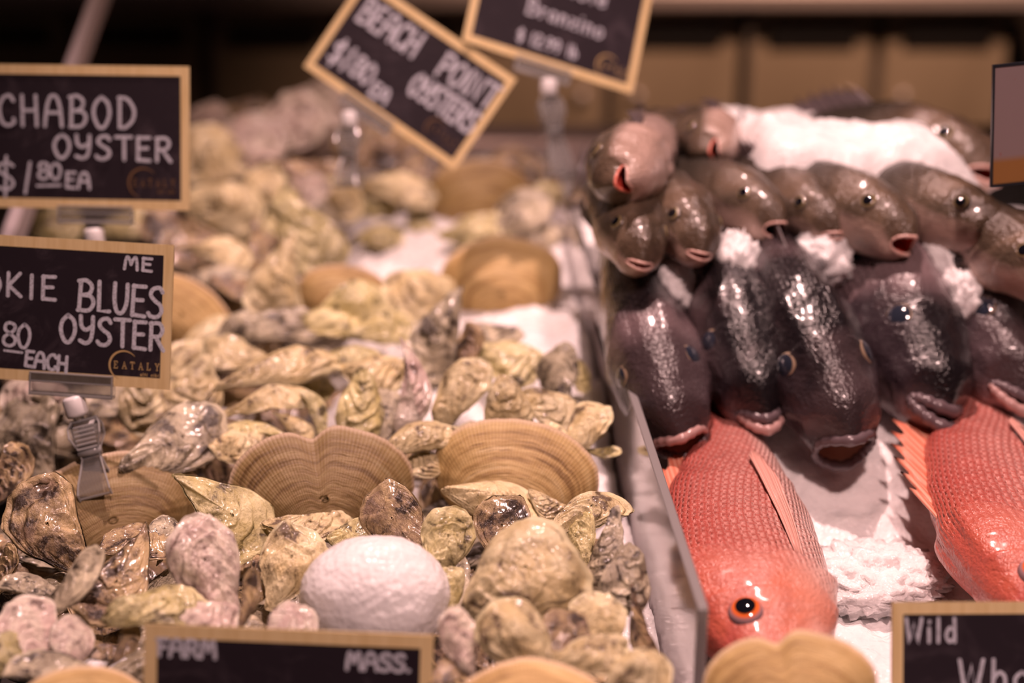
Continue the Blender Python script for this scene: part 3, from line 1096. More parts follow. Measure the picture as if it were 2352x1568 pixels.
SERIF = {'E': ['.1,0 .1,1', '.0,1 .5,1 .52,.8', '.1,.52 .38,.52', '.0,0 .52,0 .55,.2'], 'A': ['.0,0 .16,0', '.06,0 .32,1 .6,0', '.48,0 .7,0', '.16,.36 .5,.36'],
         'T': ['.3,0 .3,1', '.0,.82 .02,1 .6,1 .62,.82', '.18,0 .42,0'], 'L': ['.1,0 .1,1', '.0,1 .22,1', '.0,0 .5,0 .53,.24'], 'Y': ['.3,0 .3,.45 .04,1', '.3,.45 .56,1', '.18,0 .42,0', '-.04,1 .14,1', '.46,1 .64,1']}


def shop_logo(mb, x, y, r, wide, h, z):
    """ring, spaced serif capitals and the small line under them"""
    crescent(mb, x, y, r, z)
    step = wide / 5.55
    for i, c in enumerate('EATALY'):
        for q in SERIF[c]:
            pts = [np.array([x - r * .68 + i * step + p[0] * step * .78, y - h * .45 + p[1] * h]) for p in stroke_pts(q)]
            ribbon(mb, pts, h * .11, z + .0001, .0001)
    text(mb, 'alti cibi', x - r * .68 + wide * .58, y - h * 1.35, wide * .40, h * .42, h * .08, z, 0, .3)


SIGN_MESH = {}


def frange_basis(roll, lean, yaw):
    r, l, y = map(math.radians, (roll, lean, yaw))
    Z = Vector((math.sin(y) * math.cos(l), -math.cos(y) * math.cos(l), math.sin(l)))
    X0 = Vector((math.cos(y), math.sin(y), 0))
    Y0 = Z.cross(X0)
    X = X0 * math.cos(r) + Y0 * math.sin(r)
    return X, Z


def sign(px, py, d, roll, lean, yaw, w, h, lines, logo, label, bx=.0068, by=.0075, cut=0.0, logo_mat=None):
    """chalkboard price card: board, printed border, lettering, logo"""
    X, Z = frange_basis(roll, lean, yaw)
    M = frame(Q(px, py, d), X, Z)
    r = empty('price_sign', M)
    tag(r, label, 'sign', 'chalkboard price signs')
    t = .0012
    b = MB()
    b.box(-w / 2, w / 2, -h / 2, h / 2, -t, 0)
    b.build('board', M_BOARD, r)
    f = MB()
    o = [(-w / 2, -h / 2), (w / 2, -h / 2), (w / 2, h / 2), (-w / 2, h / 2)]
    i = [(-w / 2 + bx, -h / 2 + by), (w / 2 - bx, -h / 2 + by), (w / 2 - bx, h / 2 - by), (-w / 2 + bx, h / 2 - by)]
    for k in range(4):
        k2 = (k + 1) % 4
        q = [o[k], o[k2], i[k2], i[k]]
        f.add([(x, y, .0004) for x, y in q] + [(x, y, -t - .0002) for x, y in q],
              [(0, 1, 2, 3), (7, 6, 5, 4), (0, 4, 5, 1), (1, 5, 6, 2), (2, 6, 7, 3), (3, 7, 4, 0)])
    f.build('border', M_WOOD, r)
    for L in lines:
        mb = MB()
        text(mb, *L[:6], .0003, *L[6:])
        mb.build('lettering', M_CHALK, r)
    if logo:
        mb = MB()
        shop_logo(mb, *logo, .0004)
        mb.build('logo', logo_mat or M_LOGO, r)
    return r, M


def grip(r, x, y, w=.055, h=.015):
    """clear channel that holds the card's lower edge"""
    g = MB()
    g.box(x - w / 2, x + w / 2, y - h, y + h * .55, .0012, .0030, .0004)
    g.box(x - w / 2, x + w / 2, y - h, y + h * .55, -.0034, -.0016, .0004)
    g.build('grip', M_CLEAR, r)
    e = MB()
    e.box(x - w / 2, x + w / 2, y - h, y - h + .0022, -.0034, .0036, .0004)
    e.box(x - w / 2, x + w / 2, y - .0012, y - .0002, -.0036, .0036, .0002)
    e.box(x - w / 2, x - w / 2 + .0012, y - h, y + h * .55, .0024, .0036, .0002)
    e.box(x + w / 2 - .0012, x + w / 2, y - h, y + h * .55, .0024, .0036, .0002)
    e.box(x - w / 2, x + w / 2, y + h * .55 - .0012, y + h * .55, .0024, .0036, .0002)
    e.build('grip_rim', M_EDGE, r)


def ball_joint(r, x, y, s=1.0, tilt=20):
    M = Matrix.Translation((x, y, 0)) @ Matrix.Rotation(math.radians(tilt), 4, 'Z') @ Matrix.Rotation(math.radians(-90), 4, 'X')
    b = MB()
    R = .0078 * s
    b.lathe([(R * .55, -R * 1.05), (R * .9, -R * .95), (R, -R * .7), (R, R * .55), (R * .9, R * .8), (R * .6, R * .9)], 28, M)
    b.build('joint', M_WHITE, r, smooth=True)
    c = MB()
    c.lathe([(R * .28, -R * 2.6), (R * .3, -R * 1.6), (R * .45, -R * 1.3), (R * .5, -R), (R * .3, -R * .9)], 18, M)
    c.build('ball_stud', M_EDGE, r, smooth=True)


def spring_clip(r, top, foot, wid=.022):
    """hinged clear clip: two curved jaws with ribs, from the joint down to what it grips (points in the sign's frame)"""
    top, foot = Vector(top), Vector(foot)
    ax = (foot - top)
    L = ax.length
    ax.normalize()
    side = Vector((1, 0, 0))
    side = (side - ax * side.dot(ax)).normalized()
    nor = ax.cross(side) * -1

    def jaw(off, name):
        prof = [(0, .0, .72), (.1, .003, .95), (.22, .0045, .92), (.38, .0015, .60), (.5, .0002, .55), (.62, .0025, .66), (.8, .0065, .85), (.93, .008, .95), (1.0, .0055, .95)]
        p = MB()
        n = len(prof)
        v, f = [], []
        for u, o, ww in prof:
            c = top + ax * (u * L) + nor * (o * off)
            hw = wid / 2 * ww
            for a, b in ((-hw, .0), (hw, .0), (hw, -.0013), (-hw, -.0013)):
                v.append(c + side * a + nor * (b * off))
        for i in range(n - 1):
            for k in range(4):
                f.append((i * 4 + k, i * 4 + (k + 1) % 4, (i + 1) * 4 + (k + 1) % 4, (i + 1) * 4 + k))
        f += [(3, 2, 1, 0), tuple((n - 1) * 4 + k for k in range(4))]
        p.add(v, f)
        j = p.build(name, M_CLEAR, r)
        e = MB()
        for sg in (-1, 1):
            e.tube([top + ax * (u * L) + nor * ((o + .0006) * off) + side * (sg * wid / 2 * ww) for u, o, ww in prof], .00075, 6)
        for u in (0.02, .98):
            o, ww = (.0008, .74) if u < .5 else (.006, .95)
            c = top + ax * (u * L) + nor * (o * off)
            e.tube([c - side * (wid / 2 * ww), c, c + side * (wid / 2 * ww)], .0008, 6)
        for k in range(6):
            u = .10 + k * .055
            c = top + ax * (u * L) + nor * (.0042 * off)
            e.tube([c - side * wid * .3, c, c + side * wid * .3], .0006, 6)
        e.build('clip_rib', M_EDGE, j)
    jaw(1, 'clip_jaw')
    jaw(-1.2, 'clip_jaw')
    s = MB()
    c = top + ax * (L * .42)
    s.tube([c - side * wid * .34, c, c + side * wid * .34], .0032, 14)
    s.build('clip_hinge', M_EDGE, r, smooth=True)
# ------------------------------------------------------------------ the setting and the display
def divx(y):                            # foot line of the clear divider
    return .098 - (y - .655) * .0525


def struct(name, mb, mat, smooth=False):
    o = mb.build(name, mat, None, None, smooth)
    o['kind'] = 'structure'
    o['label'] = {'floor': 'dark shop floor behind the counter', 'wall_back': 'dim brown back wall of the shop'}.get(name, name)
    o['category'] = name.split('_')[0]
    return o


M_FLOOR = plain('dark_floor', (.05, .04, .035), .5)
M_WALL = plain('brown_back_wall', (.075, .05, .036), .7)
M_TRAY = plain('gap_shade_tray', (.030, .024, .022), .45)  # dark colour instead of ice, stands in for shade between the oysters
M_STEEL = plain('brushed_steel', (.62, .54, .56), .4, .15)
M_LEDGE = plain('stainless_ledge', (.55, .45, .43), .35, .55)


def door_mat():
    t = NT('taupe_cabinet_front')
    tc = t.n('ShaderNodeTexCoord').outputs['Object']
    a = t.noise(t.n('ShaderNodeMapping', {'Vector': tc, 'Scale': (3, 3, .6)}).outputs[0], 2.0, 3, .5)
    return t.out(Base_Color=t.ramp(a, [(.3, (.30, .22, .15)), (.7, (.46, .35, .25))]), Roughness=.42, Metallic=.25)


M_DOOR = door_mat()
M_SLOT = plain('black_finger_slot', (.012, .01, .01), .5)
M_POST = plain('dark_cabinet_post', (.10, .08, .07), .45)

b = MB()
b.box(-4, 4, -.6, 4.2, -.98, -.95)
struct('floor', b, M_FLOOR)
b = MB()
b.box(-4, 4, 4.0, 4.1, -.95, 2.6)
struct('wall_back', b, M_WALL)

case = empty('display_case', Matrix.Translation((0, 1.2, -.95)))
tag(case, 'steel fish display counter with tray darkened as gap shade, under the oysters and fish', 'display counter')
b = MB()
b.box(-1.3, 1.3, .44 - 1.2, 2.10 - 1.2, .88, .92, .004)
b.build('tray', M_TRAY, case)
b = MB()
b.box(-1.25, 1.25, .5 - 1.2, 2.05 - 1.2, 0.0, .88, .004)
b.build('base', M_POST, case)
b = MB()
b.box(-1.3, 1.3, 2.00 - 1.2, 2.10 - 1.2, .92, .972, .006)
b.build('back_ledge', M_LEDGE, case)

# cabinets of the counter behind, each unit a thing
cab_labels = ['dim brown cabinet far left behind the oyster heap', 'dark cabinet left of centre behind the strongly tilted sign',
              'cabinet behind the sign hanging over the divider', 'cabinet with two dark finger slots behind the ice mound',
              'rightmost dim cabinet behind the fish on ice']
for i in range(5):
    x0 = -1.88 + i * .60
    r = empty('back_cabinet', Matrix.Translation((x0 + .3, 3.2, -.90)))
    tag(r, cab_labels[i], 'cabinet', 'cabinets of the back counter')
    b = MB()
    b.box(-.3, .3, .02, .6, 0, .935, .004)
    b.build('carcass', M_POST, r)
    for s in (-1, 1):
        b = MB()
        xa, xb = (-.288, -.012) if s < 0 else (.012, .288)
        b.box(xa, xb, 0, .02, .06, .93, .004)
        dr = b.build('door', M_DOOR, r)
        b = MB()
        b.box(xa + .04, xb - .04, -.012, .002, .855, .890, .003)
        b.build('finger_slot', M_SLOT, dr)
        b = MB()
        b.lathe([(.006, 0), (.009, .006), (.011, .012), (.009, .018), (.002, .021)], 16, Matrix.Translation((xb - .05 if s < 0 else xa + .05, 0, .74)) @ Matrix.Rotation(math.pi / 2, 4, 'X'))
        b.build('glint_knob', M_STEEL, dr, smooth=True)  # added steel knob, there to catch light as a background glint
    b = MB()
    b.box(-.3, -.285, -.02, .02, 0, .93, .004)
    b.build('post', M_POST, r)
b = MB()
b.box(-1.95, 1.35, -.05, .62, .0365, .075, .006)
o = b.build('worktop', M_LEDGE, None, Matrix.Translation((0, 3.2, 0)))
tag(o, 'long steel worktop along the top of the back cabinets', 'worktop')

# slanting end bar of the case at the far left
pa, pb = Q(250, -60, 1.62), Q(2, 620, 1.30)
ax = (pa - pb)
b = MB()
b.box(-.014, .014, -.006, .006, 0, ax.length, .002)
Mb = frame(pb, ax, Vector((0, -1, .3)))
Mb = Mb @ Matrix(((0, 0, 1, 0), (0, 1, 0, 0), (-1, 0, 0, 0), (0, 0, 0, 1)))
r = empty('case_support_bar', Mb)
tag(r, 'slanting grey metal bar at the upper left behind the oyster signs', 'support bar')
b.build('bar', M_STEEL, r)
b = MB()
b.box(-.018, .018, -.009, .009, -.03, .012, .002)
b.build('foot_bracket', M_POST, r)

# divider panel
y0, y1 = .655, 1.80
A, B = Vector((divx(y0) + .004, y0, 0)), Vector((divx(y1) + .004, y1, 0))
X = (B - A).normalized()
M = frame(A, X, Vector((0, 0, 1)))
r = empty('divider_panel', M)
tag(r, 'clear upright acrylic panel dividing the oysters from the fish', 'divider')
Lp = (B - A).length
b = MB()
b.box(0.002, Lp, -.0028, .0028, -.03, .0885)
b.build('pane', M_ACRYL, r)
b = MB()
b.box(0, Lp, -.0030, .0030, .0885, .0900, .0006)
b.box(-.0012, .002, -.0030, .0030, -.03, .0890, .0006)
b.build('cut_edge', M_ACRYL_EDGE, r)


# ice
def ice_field(name, fn, xa, xb, ya, yb, nx, ny, seed, label, amp=.006):
    xs, ys = np.linspace(0, 1, nx), np.linspace(ya, yb, ny)
    Yg, Xg = np.meshgrid(ys, xs, indexing='ij')
    lo = np.array([xa(y) for y in ys])[:, None]
    hi = np.array([xb(y) for y in ys])[:, None]
    Xg = lo + (hi - lo) * Xg
    p = np.stack([Xg.ravel(), Yg.ravel(), 0 * Xg.ravel()], 1)
    z = fn(p[:, 0], p[:, 1])
    z = z + amp * fbm(p * 16, 3, seed) + amp * .55 * fbm(p * 55, 3, seed + 4) + amp * .35 * np.abs(vnoise(p * 170, seed + 9))
    z = np.maximum(z, -.029).reshape(ny, nx)
    z[0, :] = z[-1, :] = z[:, 0] = z[:, -1] = -.0295
    z = z.ravel()
    p[:, 2] = z
    q = p.reshape(ny, nx, 3)
    q[:, 1, 0], q[:, -2, 0] = q[:, 0, 0] + .0004, q[:, -1, 0] - .0004
    me = mk_mesh(name, p, grid_faces(ny, nx, False), [M_ICE])
    return tag(obj(name, me), label, 'ice', None, 'stuff')


ice_field('ice_bed', lambda x, y: -.010 + .075 * smoothstep(.80, 1.08, y) + .172 * smoothstep(1.045, 1.145, y) * (.25 + .75 * smoothstep(.085, .15, x - divx(y))) * (1 - .62 * smoothstep(.33, .45, x)) + .014 * vnoise(np.stack([x * 13, y * 13, 0 * x], 1), 77) * smoothstep(1.05, 1.15, y) - .05 * smoothstep(1.18, 1.4, y) - .15 * smoothstep(1.40, 1.70, y) + .012 * (1 - smoothstep(.0, .06, x - divx(y))) * smoothstep(.98, 1.2, y) - .05 * smoothstep(.62, .85, x),
          lambda y: divx(y) + .009, lambda y: .95, .60, 1.98, 260, 400, 3, 'crushed ice bed under the fish right of the divider')
ice_field('ice_bed', lambda x, y: -.028 + np.maximum(.060 * smoothstep(-.24, -.12, x + .10 * (y - 1.3)) * smoothstep(.93, 1.06, y), .030 * smoothstep(-.055, -.02, x - divx(y))) * (1 - smoothstep(1.86, 1.96, y)),
          lambda y: -.30, lambda y: divx(y) - .001, .62, 1.98, 170, 380, 8, 'crushed ice showing between oysters and the left of the divider')


def ice_lump(pos, rx, ry, rz, seed, name, label, cat, M=M_ICE, n=90, amp=.035, spiky=0.0, grp=None):
    th = np.linspace(0.02, np.pi - .02, n // 2)
    ph = np.linspace(0, 2 * np.pi, n, endpoint=False)
    T_, P_ = np.meshgrid(th, ph, indexing='ij')
    d = np.stack([np.sin(T_) * np.cos(P_), np.sin(T_) * np.sin(P_), np.cos(T_)], -1).reshape(-1, 3)
    r = 1 + amp * fbm(d * 2.2 + seed, 3, seed) + (.018 if spiky else .008) * fbm(d * 12, 3, seed + 3) + spiky * np.abs(fbm(d * 5, 4, seed + 6))
    v = d * r[:, None] * np.array([rx, ry, rz])
    f = grid_faces(n // 2, n, True)[:, ::-1].tolist() + [list(range(n)), list(range((n // 2 - 1) * n, n // 2 * n))[::-1]]
    o = obj(name, mk_mesh(name, v, f, [M]), None, Matrix.Translation(pos))
    return tag(o, label, cat, grp)


pc = P(862, 1366, .052)
ice_lump(pc, .0445, .036, .035, 5, 'ice_ball', 'rounded white scoop of ice in front of the oysters, above the farm sign', 'ice', amp=.022, n=150)
ice_lump(P(275, 1560, .0), .030, .022, .016, 15, 'ice_scoop', 'small pink-white patch of ice left of the farm sign at the bottom edge', 'ice', amp=.08)
G_ICE = 'ice clumps between the fish'
for px, py, h, a, bb, c, sd, lab in (
        (1548, 662, .132, .015, .020, .022, 21, 'small ice clump between the two leftmost dark fish'),
        (1692, 615, .146, .016, .020, .026, 22, 'ragged ice clump above the second and third dark fish, under a back-row mouth'),
        (1885, 600, .148, .024, .020, .022, 23, 'wide pointed ice clump between third and fourth dark fish'),
        (2160, 605, .146, .017, .026, .026, 24, 'tall ice clump between the fourth and fifth dark fish'),
        (2200, 690, .128, .014, .020, .024, 26, 'lower ice clump beside the back of the fourth dark fish'),
        (2185, 490, .178, .015, .022, .024, 27, 'ice clump between the two rightmost back-row fish'),
        (1950, 500, .172, .014, .020, .018, 28, 'ice clump under the chin of the fourth back-row fish')):
    ice_lump(P(px, py, h), a, bb, c, sd, 'ice_clump', lab, 'ice', M_ICE_CLUMP, 70, .12, .22, G_ICE)
ice_lump(P(2005, 1330, .0), .045, .035, .018, 31, 'ice_clump', 'broken glassy ice between the two red fish', 'ice', M_ICE_CLUMP, 90, .12, .25, G_ICE)

# ------------------------------------------------------------------ fish
G_SNAP, G_BASS, G_ROCK = 'red fish lying in front', 'dark fish in the middle row', 'silver brown fish in the back row'


def snapper(S, B, roll, scale, label, dors=True, h=.026):
    M = place(S, B, roll, PROF['snapper']['L'], scale)
    r = empty('red_snapper', M)
    tag(r, label, 'fish', G_SNAP)

    def fins(fs, root):
        pectoral(fs, root, M_FIN_PALE, 1, .715, 112, .36, 16, .003, 12)
        if dors:
            dorsal(fs, root, M_FIN_RED, .70, .2, h, .045, 10)
        tail_fin(fs, root, M_FIN_RED, .06, .08)
    build_fish('snapper', 'snapper', r, [M_SNAP, M_MOUTH_RED], dict(gape=.010, mw=.016, recess=.045, under=.004, nr=190, na=112, seed=4, curve=.02),
               (.868, 58, .0142, M_IRIS_ORANGE, M_PUPIL, .62), (M_LIP_RED, M_LIP_RED, .0045), fins)


snapper(P(1800, 1600, .030), P(1660, 960, .038), 80, .80, 'red fish lying on its side against the divider, orange eye toward the viewer', h=.006)
snapper(P(2480, 1520, .030), P(2205, 900, .040), 74, .86, 'red fish at the right with spiny fin, its head behind the wild sign')


def bass(S, yaw, pitch, roll, scale, key, label, fa, lips=None, eye=None):
    M = aim(S, yaw, pitch, roll, PROF['bass']['L'], scale)
    r = empty('black_sea_bass', M)
    tag(r, label, 'fish', G_BASS)

    def fins(fs, root):
        pectoral(fs, root, M_FIN_DARK, 1, .70, 118, .2, 24)
        pectoral(fs, root, M_FIN_DARK, -1, .70, 118, .2, 24)
        dorsal(fs, root, M_FIN_DARK, .62, .2, .012, .040, 10)
        tail_fin(fs, root, M_FIN_DARK, .045, .06)
    build_fish('bass', key, r, [M_BASS, M_MOUTH], dict(nr=130, na=88, **fa), eye or (.838, 56, .0100, M_IRIS_GREY, M_PUPIL_CLOUD, .55), lips or (M_LIP, M_LIP, .0036), fins)


bass(P(1560, 1005, .070), 6, 15, 20, 1.0, 'bass_a', 'leftmost dark fish beside the divider with pale open mouth',
     dict(gape=.022, mw=.019, recess=.030, drop=.012, under=.004, seed=2, sag=.05), (M_LIP_PINK, M_LIP, .0036))
bass(P(1762, 950, .075), 7, 15, 4, 1.08, 'bass_b', 'second dark fish from the divider, mouth closed with pale lower lip',
     dict(gape=.005, mw=.015, recess=.030, under=.006, seed=3, sag=.05), (M_LIP, M_LIP_PINK, .0036))
bass(P(1962, 1015, .070), 9, 17, 8, 1.12, 'bass_c', 'middle dark fish with its mouth gaping widest over the ice',
     dict(gape=.034, mw=.019, recess=.030, drop=.018, under=.002, seed=5, deep=.06, sag=.05))
bass(P(2185, 935, .078), 11, 15, -24, 1.18, 'bass_d', 'fourth dark fish with pale shoulder patch, clouded eye on its left',
     dict(gape=.008, mw=.019, recess=.038, under=.008, seed=7, sag=.05), (M_LIP, M_LIP, .0044))
bass(P(2365, 905, .080), 8, 15, -26, 1.12, 'bass_e', 'rightmost dark fish of the middle row, cut off by the frame edge',
     dict(gape=.007, mw=.018, recess=.036, under=.006, seed=9, sag=.05), (M_LIP, M_LIP_PINK, .0038))


def rock(S, yaw, pitch, roll, scale, key, label, fa, lips=None, mouth=None, group=G_ROCK):
    M = aim(S, yaw, pitch, roll, PROF['rock']['L'], scale)
    r = empty('silver_fish', M)
    tag(r, label, 'fish', group)

    def fins(fs, root):
        pectoral(fs, root, M_FIN_DARK, 1, .70, 112, .18, 20)
        pectoral(fs, root, M_FIN_DARK, -1, .70, 112, .18, 20)
        dorsal(fs, root, M_FIN_DARK, .55, .2, .014, .03, 9)
        tail_fin(fs, root, M_FIN_DARK, .04, .05)
    build_fish('rock', key, r, [M_ROCK, mouth or M_MOUTH_RED], dict(nr=100, na=72, **fa), (.868, 60, .0085, M_IRIS_GOLD, M_PUPIL, .65), lips or (M_LIP_PALE, M_LIP_PALE, .0016), fins)


RA = dict(gape=.006, mw=.013, recess=.012, drop=.002, under=.004, seed=12, sag=.10)
RB = dict(gape=.017, mw=.013, recess=.012, drop=.006, under=.004, seed=14, sag=.10)
rock(P(1478, 600, .172), 4, 12, -14, .80, 'rock_a', 'back-row fish nearest the divider with bright eye and pale chin', RA)
rock(P(1618, 578, .174), 10, 12, -14, .80, 'rock_a', 'second back-row fish from the divider, pink closed mouth', RA)
rock(P(1800, 515, .180), 28, 8, -14, .80, 'rock_b', 'back-row fish with a red open mouth, third from the divider', RB)
rock(P(1930, 530, .176), 24, 10, -4, .78, 'rock_a', 'dark-headed back-row fish with its mouth tucked down in the ice', RA)
rock(P(2100, 548, .178), 28, 8, -18, .90, 'rock_b', 'back-row fish with two yellow glints and a red mouth, above the fourth dark fish', RB)
rock(P(2315, 552, .178), 30, 8, -20, .90, 'rock_a', 'spotted grey back-row fish at the right under the plain card', RA)
rock(P(2470, 660, .160), 24, 10, -8, .88, 'rock_a', 'dark fish body cut by the right edge below the plain card', RA)
RD = dict(gape=.010, mw=.011, recess=.026, drop=.006, under=.004, seed=15, sag=-.02)
rock(P(1408, 425, .222), -14, -2, 108, .92, 'rock_d', 'pale-bellied fish turned over on top of the heap by the divider', RD, (M_LIP_RED, M_LIP_PALE, .0014))
rock(P(1625, 352, .215), -8, -4, 100, .80, 'rock_d', 'small fish with red gaping mouth at the left end of the ice mound', RD, (M_LIP_RED, M_LIP_PALE, .0014))
rock(P(1570, 345, .200), 8, -2, 20, .80, 'rock_a', 'dark fish hidden behind the turned-over pale fish', RA)
rock(P(2290, 392, .185), 30, 4, -20, 1.12, 'rock_c', 'large blue-grey fish with a raised fin at the far right on the ice mound',
     dict(gape=.012, mw=.017, recess=.030, under=.005, seed=17, sag=.10))
# ------------------------------------------------------------------ signs
r, M = sign(113.5, 712.3, .983, -2.2, 16, -3.7, .172, .100,
            [('KIE', -.0305, -.0005 + .0085, .0345, .0158, .0026, -.5, .30, 0, .03), ('COO', -.0845, .0085, .0500, .0155, .0026, -1, .22),
             ('BLUES', .0195, .0022, .0600, .0205, .0028, -3.2, .12, -.02, .03), ('OYSTER', .0080, -.0205, .0730, .0185, .0028, -2.0, .14, -.02, .02),
             ('ME', .0515, .0318, .0195, .0085, .0021, -2, .2), ('80', -.0325, -.0262, .0195, .0160, .0023, -2, .06), ('_', -.0310, -.0298, .0125, .002, .0017, -4),
             ('EACH', -.0165, -.0395, .0300, .0105, .0023, -5, .12), ('$1.', -.066, -.036, .031, .026, .0026, 0, .3)],
            (.0535, -.0350, .0100, .0322, .0048), 'sharp chalkboard sign with ME in its corner, clipped to the clam shell at left')
grip(r, .0175, -.0485, .059, .0105)
ball_joint(r, .0200, -.0655, 1.0, 18)
spring_clip(r, (.0265, -.074, .001), (.0440, -.126, .014), .0235)

r, M = sign(161.7, 314.8, 1.120, -.2, 16, -3.0, .190, .112,
            [('CHABOD', -.0575, .0085, .1090, .0235, .0026, -.3, .26), ('I', -.076, .0085, .004, .0235, .0026), ('OYSTER', -.0135, -.0158, .0935, .0178, .0026, -1.2, .2),
             ('$', -.060, -.0445, .0150, .0265, .0023), ('1', -.0385, -.0445, .006, .0240, .0023, 0, .2, .1), ('80', -.0262, -.0330, .0185, .0125, .0022, 0, .06),
             ('_', -.0270, -.0385, .0185, .002, .0019, 2), ('EA', -.0040, -.0395, .0190, .0120, .0022, -2, .2)],
            (.0580, -.0350, .0115, .0335, .0056), 'dim chalkboard sign with a dollar price and EA, behind the sharp one at left', logo_mat=M_LOGO_DIM)
grip(r, .020, -.0585, .060, .009)
ball_joint(r, .0185, -.078, 1.0, 5)
spring_clip(r, (.0185, -.088, .001), (.020, -.150, -.004), .022)

r, M = sign(939.8, 167.1, 1.301, -32, 22, -8, .172, .100,
            [('BEACH', -.0700, .0130, .0640, .0230, .0034, 0, .14), ('POINT', .0200, .0130, .0600, .0220, .0034, 0, .14), ('$1', -.0720, -.0330, .020, .0230, .0032, 0, .2),
             ('80', -.0480, -.0310, .022, .0190, .0032, 0, .1), ('EA', -.0210, -.0370, .018, .0130, .003, 0, .15), ('OYSTERS', .0080, -.0150, .0700, .0205, .0034, 0, .1)],
            (.0500, -.0290, .0095, .0310, .0046), 'strongly tilted blurred sign with thick letters, corner down, above the oysters', logo_mat=M_LOGO_DIM)
grip(r, -.012, -.0500, .055, .009)
ball_joint(r, -.022, -.066, 1.0, 34)
spring_clip(r, (-.018, -.073, .001), (.012, -.118, -.006), .022)

r, M = sign(1288.2, 24.2, 1.322, -20.7, 22, 21.4, .172, .112,
            [('Branzino', -.0330, -.0125, .0780, .0150, .0021, -1, .16), ('Whole', -.0180, .016, .0600, .0160, .0021, 0, .2), ('$ 12.99 lb', -.0360, -.0400, .0600, .0110, .0020, 0, .16)],
            (.0560, -.0375, .0105, .0300, .0046), 'blurred sign with small thin handwriting at top centre, above the divider', logo_mat=M_LOGO)
grip(r, -.006, -.0580, .055, .009)
ball_joint(r, .0035, -.0735, 1.05, 14)
spring_clip(r, (.006, -.083, .001), (.034, -.150, -.004), .024)

r, M = sign(659.7, 1633.8, .758, -2, 16, -.7, .1535, .0895,
            [('FARM', -.0700, .0280, .0315, .0090, .0022, -.5, .12), ('MASS.', .0308, .0248, .0340, .0090, .0021, 0, .12)],
            None, 'sign reading FARM and MASS. at the bottom edge in front of the ice ball', .0068, .0072)
grip(r, 0, -.045, .055, .009)
ball_joint(r, 0, -.060, .9, 0)

r, M = sign(2375.9, 1573.6, .792, -1.9, 22, 4, .162, .093,
            [('Wild', -.0735, .0245, .0285, .0130, .0019, 0, .24), ('Whole', -.0435, -.0030, .0600, .0175, .0021, 0, .2)],
            None, 'sign reading Wild at the lower right corner in front of the red fish', .0062, .0066)
grip(r, 0, -.046, .055, .009)
ball_joint(r, 0, -.061, .9, 0)


def card_mat():
    t = NT('stained_pink_card')
    tc = t.n('ShaderNodeTexCoord').outputs['Object']
    sp = t.n('ShaderNodeSeparateXYZ', {0: tc})
    c = t.mix(t.ramp(t.math('MULTIPLY', sp.outputs[1], -20.0), [(.42, (0, 0, 0)), (.52, (1, 1, 1))]), (.26, .20, .20), (.30, .15, .05))
    s = t.noise(tc, 70, 3, .5)
    c = t.mix(t.ramp(s, [(.66, (0, 0, 0)), (.70, (1, 1, 1))]), c, (.30, .06, .04))
    return t.out(Base_Color=c, Roughness=.3)


X, Z = frange_basis(4.4, 4, 5.7)
r = empty('price_card', frame(Q(2516, 267, .995), X, Z))
tag(r, 'plain pinkish card with dark rim cut by the right edge, no writing', 'sign')
b = MB()
b.box(-.0735, .0735, -.041, .041, -.0010, .0002)
b.build('card', card_mat(), r)
b = MB()
for q in ((-.075, .075, .041, .0428), (-.075, .075, -.0428, -.041), (-.075, -.0735, -.041, .041), (.0735, .075, -.041, .041)):
    b.box(q[0], q[1], q[2], q[3], -.0016, .0008)
b.build('rim', plain('dark_card_rim', (.02, .022, .028), .3), r)
b = MB()
b.box(-.004, .004, -.19, -.0428, -.003, .003, .001)
b.build('stem', M_CLEAR, r)

# ------------------------------------------------------------------ clam shells
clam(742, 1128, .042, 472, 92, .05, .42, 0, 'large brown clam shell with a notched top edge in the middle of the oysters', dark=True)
clam(1180, 1108, .038, 425, 80, .05, .55, 1, 'broad tan clam shell beside the divider, right of the notched one')
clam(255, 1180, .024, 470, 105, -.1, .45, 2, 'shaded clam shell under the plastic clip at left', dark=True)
clam(1150, 660, .045, 320, 95, -.05, .6, 3, 'clam shell standing in bare ice beside the divider')
clam(790, 690, .050, 240, 80, .1, .6, 1, 'clam shell half behind a greenish oyster, left of the bare ice')
clam(425, 720, .055, 260, 55, .2, .5, 2, 'clam shell partly hidden behind the right end of the sharp sign')
clam(1100, 460, .050, 275, 90, 0, .7, 1, 'farthest orange clam shell below the tilted sign')
clam(1218, 1670, .045, 420, 90, 0, .6, 3, 'blurred clam shell at the bottom edge, right of the farm sign')
clam(1815, 1590, 0, 440, 92, 0, .3, 0, 'blurred brown clam shell below the red fish at the bottom edge', d=.735)
clam(190, 1645, .040, 330, 90, 0, 1.0, 1, 'blurred pale clam shell at the bottom left corner')

